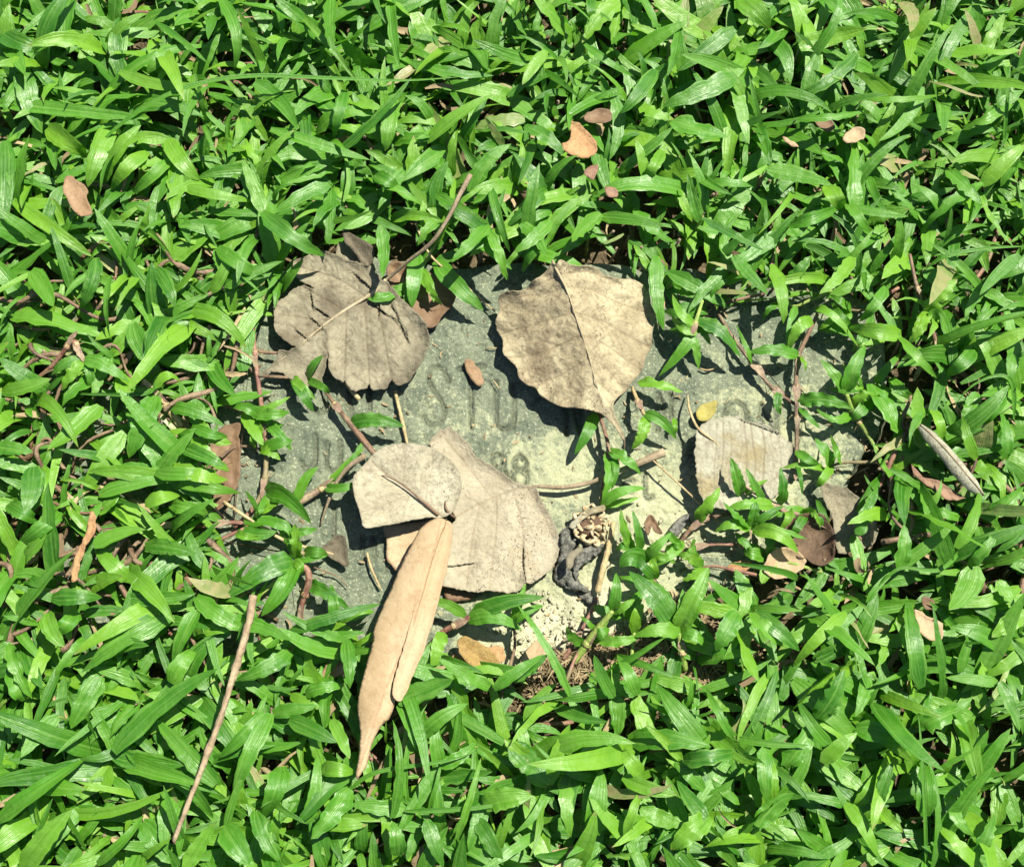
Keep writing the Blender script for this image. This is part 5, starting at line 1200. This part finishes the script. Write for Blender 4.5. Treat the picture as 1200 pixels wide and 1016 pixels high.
# short runners creeping over the rim of the stone
rim_pts = resample(np.array(BARE + BARE[:1], float), 30)[:-1]
cen = np.array([650.0, 520.0])
rs = np.random.default_rng(404)
KEEP_OFF = [(415, 370, 105), (680, 395, 135), (470, 760, 60), (660, 735, 50)]
RSEEN = {}
for k, q in enumerate(rim_pts):
    if any(math.hypot(q[0] - a, q[1] - b) < c for a, b, c in KEEP_OFF):
        continue
    dv = norm(cen - q); a0 = math.atan2(dv[1], dv[0]) + rs.normal(0, 0.5)
    dv = np.array([math.cos(a0), math.sin(a0)]); pn = np.array([-dv[1], dv[0]])
    ln = rs.uniform(28, 62); bow = rs.normal(0, 8)
    st = [tuple(q - dv * 30) + (8,), tuple(q + pn * bow * .6) + (10,), tuple(q + dv * ln * .55 + pn * bow) + (8,), tuple(q + dv * ln) + (7,)]
    lc = loc_of(*st[0])
    lab = 'short leafy runner creeping over stone rim %s' % where(q[0], q[1])
    if lab in RSEEN:
        lab = lab.replace('short leafy', 'leafy %s pointing' % DIRS[int(round(-a0 / (math.pi / 4))) % 8])
    RSEEN[lab] = 1
    t = empty('grass_runner', lc, lab, 'grass runner', 'short runners over the stone rim')
    C = curve_px(st, 22)
    stem_part(t, lc, C, [2.8, 2.6, 2.2, 1.8], [M_PINKSTEM, M_BROWNSTEM, M_GREENSTEM][k % 3], 'stem', (0.45,), 7)
    for m in range(int(rs.integers(3, 6))):
        i = 21 - int(abs(rs.normal(0, 5))) if m else 21
        i = max(6, i); b = to_px(C[i])
        la = a0 + (rs.uniform(0.3, 1.5) * (1 if m % 2 else -1) if m else rs.normal(0, .3)); ll = rs.uniform(26, 52)
        e_ = b + ll * np.array([math.cos(la), math.sin(la)]); mid_ = b + ll * .5 * np.array([math.cos(la), math.sin(la)]) + rs.normal(0, 3, 2)
        hb_ = C[i][2] * 1000
        one_leaf(t, lc, curve_px([(b[0], b[1], hb_), (mid_[0], mid_[1], hb_ + rs.uniform(4, 12)), (e_[0], e_[1], hb_ + rs.uniform(-3, 7))], 13), rs.uniform(9, 17), rs, 13, 5)

# extra whole shoots, until the turf has about 300 of its own
extra = 0
TSEEN = {}


def TUFT(x, y):
    base = 'leafy grass tuft %s' % where(x, y)
    lm = sorted(MARKS, key=lambda m: (m[1] - x) ** 2 + (m[2] - y) ** 2)
    if base in TSEEN:
        base += ', toward ' + lm[1][0]
    while base in TSEEN and len(lm) > 2:
        lm.pop(1)
        base = 'leafy grass tuft %s, toward %s' % (where(x, y), lm[1][0])
    TSEEN[base] = 1
    return base


r = np.random.default_rng(5)
tries = 0
placed = [(b[0], b[1]) for b in BLADES]
while extra < 66 and tries < 4000:
    tries += 1
    x, y = r.uniform(-10, 1210), r.uniform(-10, 1026)
    if sdist(np.array(x), np.array(y), BARE) > -45:
        continue
    if math.hypot(x - 785, y - 275) < 75 or min((x - a) ** 2 + (y - b) ** 2 for a, b in placed) < 44 ** 2:
        continue
    placed.append((x, y))
    reg = region(x, y)
    hb = r.uniform(18, 26)
    grass_shoot(x, y, None, 0, TUFT(x, y), 'grass shoots in turf %s' % reg, hb, 4, np.random.default_rng(3000 + extra))
    extra += 1

# ------------------------------------------------------------------ the turf underneath: grass, stolons and litter
r = np.random.default_rng(21)
N0 = 8200
bx = r.uniform(-0.62, 0.62, N0); by = r.uniform(-0.58, 0.60, N0)
pp = to_px(np.stack([bx, by, np.zeros(N0) + 0.006], 1))
sdb = sdist(pp[:, 0], pp[:, 1], BARE)
dens = np.ones(N0)
def blob(cx, cy, rx, ry):
    return np.exp(-(((pp[:, 0] - cx) / rx) ** 2 + ((pp[:, 1] - cy) / ry) ** 2))
dens -= 0.55 * blob(130, 520, 170, 130) + 0.5 * blob(640, 850, 190, 70) + 0.55 * blob(1010, 600, 60, 70) + 0.35 * blob(840, 760, 110, 60)
dens -= 0.25 * blob(80, 330, 90, 120)
ok = (sdb < -6) & (r.uniform(0, 1, N0) < dens)
bx, by, pp, sdb, dens = bx[ok], by[ok], pp[ok], sdb[ok], dens[ok]
ns = len(bx)
NL = 3
n = ns * NL
sx = np.repeat(bx, NL); sy = np.repeat(by, NL); sdd = np.repeat(sdb, NL)
k = np.tile(np.arange(NL), ns)
az0 = np.repeat(r.uniform(0, 2 * np.pi, ns), NL)
az = az0 + k * 2.5 + r.normal(0, 0.5, n)
hmax = np.repeat(r.uniform(0, 22, ns), NL) * 0.001
base = np.stack([sx + r.normal(0, .002, n), sy + r.normal(0, .002, n), hmax * (0.35 + 0.65 * r.uniform(0, 1, n))], 1)
L = np.clip(r.lognormal(-3.45, 0.38, n), 0.014, 0.075)
e0 = r.uniform(0.05, 1.25, n); e1 = r.uniform(-0.9, 0.35, n)
daz = r.normal(0, 0.55, n)
K = 11
t = np.linspace(0, 1, K)[None, :]
e = e0[:, None] + (e1 - e0)[:, None] * t ** 1.2
a = az[:, None] + daz[:, None] * t
d = np.stack([np.cos(e) * np.cos(a), np.cos(e) * np.sin(a), np.sin(e)], -1) * (L / (K - 1))[:, None, None]
P = np.concatenate([np.zeros((n, 1, 3)), np.cumsum(d[:, :-1], 1)], 1) + base[:, None, :]
P[..., 2] = np.maximum(P[..., 2], 0.002)
tp = to_px(P[:, -1]); mp = to_px(P[:, K // 2])
td = sdist(tp[:, 0], tp[:, 1], BARE); md = sdist(mp[:, 0], mp[:, 1], BARE)
ok = (td < 13) & (md < 2) & ~((seg_dist(mp[:, 0], mp[:, 1], [(490, 660), (420, 890)]) < 22) & (P[:, K // 2, 2] > 0.022)) & ~((np.hypot(mp[:, 0] - 772, mp[:, 1] - 290) < 75) & (P[:, :, 2].max(1) > 0.016)) & ~((seg_dist(mp[:, 0], mp[:, 1], [(1085, 508), (1150, 580)]) < 16) & (P[:, K // 2, 2] > 0.024))
for lx_, ly_, lr_ in [(680, 160, 22), (1002, 156, 18), (1084, 728, 22), (398, 775, 20), (568, 765, 22), (560, 970, 22), (700, 133, 14), (90, 230, 24)]:
    ok &= ~((np.hypot(mp[:, 0] - lx_, mp[:, 1] - ly_) < lr_) & (P[:, :, 2].max(1) > 0.018))
P, L, n = P[ok], L[ok], ok.sum()
hw = np.clip(L * r.uniform(0.09, 0.17, n), 0.0018, 0.0066) * np.where(r.uniform(0, 1, n) < 0.45, r.uniform(0.35, 0.65, n), 0.92)
upper_right = (to_px(P[:, 0])[:, 0] > 850) & (to_px(P[:, 0])[:, 1] < 420)
hw *= np.where(upper_right & (r.uniform(0, 1, n) < 0.5), 0.65, 1.0)
V, F, uv, idx = leaf_surface(P, hw, r.uniform(-0.1, 0.6, n), r.uniform(0.03, 0.34, n), r.uniform(1.5, 4.5, n), r.uniform(0, 6.3, n), r.normal(0, 0.45, n), 5)
rnd = r.uniform(0, 1, n); age = np.where(r.uniform(0, 1, n) < 0.025, r.uniform(0.6, 1.1, n), r.uniform(0, 0.45, n))
tag(link('grass', np_mesh('grass', V, F, uv, {'rnd': rnd[idx], 'age': age[idx]}), M_GRASS), kind='stuff')

# little stalks of that grass
Vs, Fs, Us, off = [], [], [], 0
for i in range(ns):
    f = np.array([bx[i], by[i], -0.016]); h = 0.016 + r.uniform(0.0, 0.014)
    top = f + np.array([r.uniform(-.006, .006), r.uniform(-.006, .006), h])
    v, ff, u = tube_mesh(np.array([f, (f + top) / 2, top]), 0.0010, 4)
    Vs.append(v); Fs.append(ff + off); Us.append(u); off += len(v)
tag(link('grass_stalks', np_mesh('grass_stalks', np.vstack(Vs), np.vstack(Fs), np.vstack(Us)), M_SHEATH), kind='stuff')

# creeping stolons under the canopy
Vs, Fs, Us, off = [], [], [], 0
for i in range(260):
    x, y = r.uniform(-0.5, 0.5), r.uniform(-0.45, 0.48)
    q = to_px(np.array([x, y, 0.0]))
    if sdist(q[0], q[1], BARE) > -25:
        continue
    ang = r.uniform(0, 2 * np.pi); L_ = r.uniform(0.05, 0.12)
    tt = np.linspace(-0.5, 0.5, 12)
    path = np.stack([x + np.cos(ang) * tt * L_ + np.sin(ang) * 0.012 * np.sin(tt * 5 + i), y + np.sin(ang) * tt * L_ - np.cos(ang) * 0.012 * np.sin(tt * 5 + i), -0.002 + 0.010 * r.uniform() + 0.004 * np.sin(tt * 7 + i)], 1)
    qq = to_px(path)
    if (sdist(qq[:, 0], qq[:, 1], BARE) > 0).any():
        continue
    v, ff, u = tube_mesh(path, r.uniform(0.0011, 0.0019), 6, (0.3, 0.7))
    Vs.append(v); Fs.append(ff + off); Us.append(u); off += len(v)
tag(link('grass_stolons', np_mesh('grass_stolons', np.vstack(Vs), np.vstack(Fs), np.vstack(Us)), M_PINKSTEM), kind='stuff')

Vs, Fs, Us, off = [], [], [], 0
for i in range(150):
    qx, qy = (r.uniform(-20, 330), r.uniform(300, 740)) if i % 3 else (r.uniform(985, 1210), r.uniform(400, 680))
    if sdist(np.array(qx), np.array(qy), BARE) > -14:
        continue
    ang = r.uniform(0, 2 * np.pi); L_ = r.uniform(0.025, 0.07); z0_ = r.uniform(0.006, 0.021)
    tt = np.linspace(-0.5, 0.5, 14); w = at_np(qx, qy, z0_)
    path = np.stack([w[0] + np.cos(ang) * tt * L_ + np.sin(ang) * 0.006 * np.sin(tt * 6 + i), w[1] + np.sin(ang) * tt * L_ - np.cos(ang) * 0.006 * np.sin(tt * 6 + i), z0_ + 0.004 * np.sin(tt * 5 + i)], 1)
    qq = to_px(path)
    if (sdist(qq[:, 0], qq[:, 1], BARE) > 2).any():
        continue
    v, ff, u = tube_mesh(path, r.uniform(0.0008, 0.0016) * (1 + 0.3 * np.sin(tt * 9)), 6, (0.2, 0.5, 0.8), 0.5, i)
    Vs.append(v); Fs.append(ff + off); Us.append(u); off += len(v)
tag(link('grass_stolons', np_mesh('grass_stolons', np.vstack(Vs), np.vstack(Fs), np.vstack(Us)), M_BROWNSTEM), kind='stuff')

# dead straw coloured blades caught in the turf
n = 900
bx2 = r.uniform(-0.4, 0.4, n); by2 = r.uniform(-0.34, 0.36, n); zb = r.uniform(-0.006, 0.022, n)
qq = to_px(np.stack([bx2, by2, zb], 1))
ok = sdist(qq[:, 0], qq[:, 1], BARE) < -12
bx2, by2, zb = bx2[ok], by2[ok], zb[ok]; n = len(bx2)
ang = r.uniform(0, 2 * np.pi, n); Ls = r.uniform(0.012, 0.04, n); cur = r.normal(0, 0.9, n)[:, None]
tt = np.linspace(-0.5, 0.5, 8)[None, :]
P = np.stack([bx2[:, None] + np.cos(ang[:, None] + cur * tt) * tt * Ls[:, None], by2[:, None] + np.sin(ang[:, None] + cur * tt) * tt * Ls[:, None], zb[:, None] + r.normal(0, 0.004, n)[:, None] * tt * 2 - 0.004 * tt ** 2], -1)
qq = to_px(P[:, [0, -1]])
ok = (sdist(qq[..., 0], qq[..., 1], BARE) < -2).all(1)
P = P[ok]; n = len(P)
V, F, uv, idx = leaf_surface(P, r.uniform(0.0008, 0.0030, n), r.uniform(0.1, 1.0, n), r.uniform(0.1, 0.4, n), r.uniform(1, 4, n), r.uniform(0, 6, n), r.normal(0, 0.7, n), 5)
tag(link('dead_thatch', np_mesh('dead_thatch', V, F, uv, {'rnd': (r.uniform(0, 1, n) ** 1.5)[idx]}), M_LITTER), kind='stuff')

# straw litter on the soil
Nn = 9000
lx = r.uniform(-0.5, 0.5, Nn); ly = r.uniform(-0.45, 0.48, Nn)
q = to_px(np.stack([lx, ly, 0 * lx], 1))
inb = sdist(q[:, 0], q[:, 1], BARE)
slabd = sdist(q[:, 0], q[:, 1], SLAB)
zone = np.exp(-(((q[:, 0] - 760) / 130) ** 2 + ((q[:, 1] - 770) / 60) ** 2)) + np.exp(-(((q[:, 0] - 860) / 90) ** 2 + ((q[:, 1] - 665) / 30) ** 2))
ok = (inb < 6) & (r.uniform(0, 1, Nn) < 0.35 + zone) | ((slabd < -5) & (r.uniform(0, 1, Nn) < 0.8))
lx, ly, slabd = lx[ok], ly[ok], slabd[ok]
# a dense spread where the soil shows below the stone
ex = r.normal(760, 95, 3200); ey = r.normal(775, 34, 3200)
ew = at_np(ex, ey, np.zeros(3200))
sd2 = sdist(ex, ey, SLAB)
m = sd2 < 18
lx = np.r_[lx, ew[m, 0]]; ly = np.r_[ly, ew[m, 1]]; slabd = np.r_[slabd, sd2[m]]
q2 = to_px(np.stack([lx, ly, 0 * lx], 1))
bxs = r.uniform(250, 1040, 420); bys = r.uniform(300, 780, 420)
m = sdist(bxs, bys, BARE) > 0
bw = at_np(bxs[m], bys[m], 0)
lx = np.r_[lx, bw[:, 0]]; ly = np.r_[ly, bw[:, 1]]; slabd = np.r_[slabd, np.full(m.sum(), 99.0)]
q2 = to_px(np.stack([lx, ly, 0 * lx], 1))
n = len(lx)
zz = np.where(slabd > 0, 0.0008, np.where(((q2[:, 0] - 770) / 120) ** 2 + ((q2[:, 1] - 765) / 60) ** 2 < 1, -0.001, -0.013)) + r.uniform(0, 0.004, n) * np.where(slabd > 90, 0.15, 1)
ang = r.uniform(0, 2 * np.pi, n); Ls = np.where(slabd > 90, r.uniform(0.0012, 0.006, n), r.uniform(0.003, 0.016, n))
tt = np.linspace(-0.5, 0.5, 4)[None, :]
cur = r.normal(0, 0.9, n)[:, None]
P = np.stack([lx[:, None] + np.cos(ang[:, None] + cur * tt) * tt * Ls[:, None], ly[:, None] + np.sin(ang[:, None] + cur * tt) * tt * Ls[:, None], zz[:, None] + (r.normal(0, 0.0018, n) * np.where(slabd > 90, 0.2, 1))[:, None] * tt * 2 + 0 * tt], -1)
V, F, uv, idx = leaf_surface(P, r.uniform(0.00025, 0.0009, n), np.full(n, 0.3), np.zeros(n), np.ones(n), np.zeros(n), r.normal(0, 0.6, n), 3)
tag(link('straw_litter', np_mesh('straw_litter', V, F, uv, {'rnd': r.uniform(0, 1, n)[idx]}), M_LITTER), kind='stuff')

# sandy crumbs
ico = np.array([(0, 0, 1), (.9, 0, .3), (.25, .85, .3), (-.75, .5, .3), (-.7, -.55, .3), (.3, -.85, .3), (0, 0, -.6)])
icf = np.array([(0, 1, 2), (0, 2, 3), (0, 3, 4), (0, 4, 5), (0, 5, 1), (6, 2, 1), (6, 3, 2), (6, 4, 3), (6, 5, 4), (6, 1, 5)])
Vs, Fs, off = [], [], 0
for i in range(1500):
    if r.random() < 0.6:
        x, y = r.normal(665, 50), r.normal(738, 30)
    else:
        x, y = r.uniform(560, 900), r.uniform(590, 800)
    if sdist(np.array(x), np.array(y), SLAB) < 2:
        continue
    s = abs(r.normal(0, 1)) ** 1.6 * 0.00055 + 0.0002
    w = at_np(x, y, 0.0); w[2] = float(slab_z(w[0], w[1])) + s * 0.3
    aa = r.uniform(0, 6.28); R = np.array([[math.cos(aa), -math.sin(aa), 0], [math.sin(aa), math.cos(aa), 0], [0, 0, 1]])
    Vs.append(w + (ico * r.uniform(0.45, 1.4, (7, 3)) * np.array([1, r.uniform(0.5, 1), r.uniform(0.4, 0.8)]) * s) @ R.T); Fs.append(icf + off); off += 7
tag(link('sandy_crumbs', np_mesh('sandy_crumbs', np.vstack(Vs), np.vstack(Fs), smooth=False), M_CRUMB), kind='stuff')
print('objects', len(bpy.data.objects))
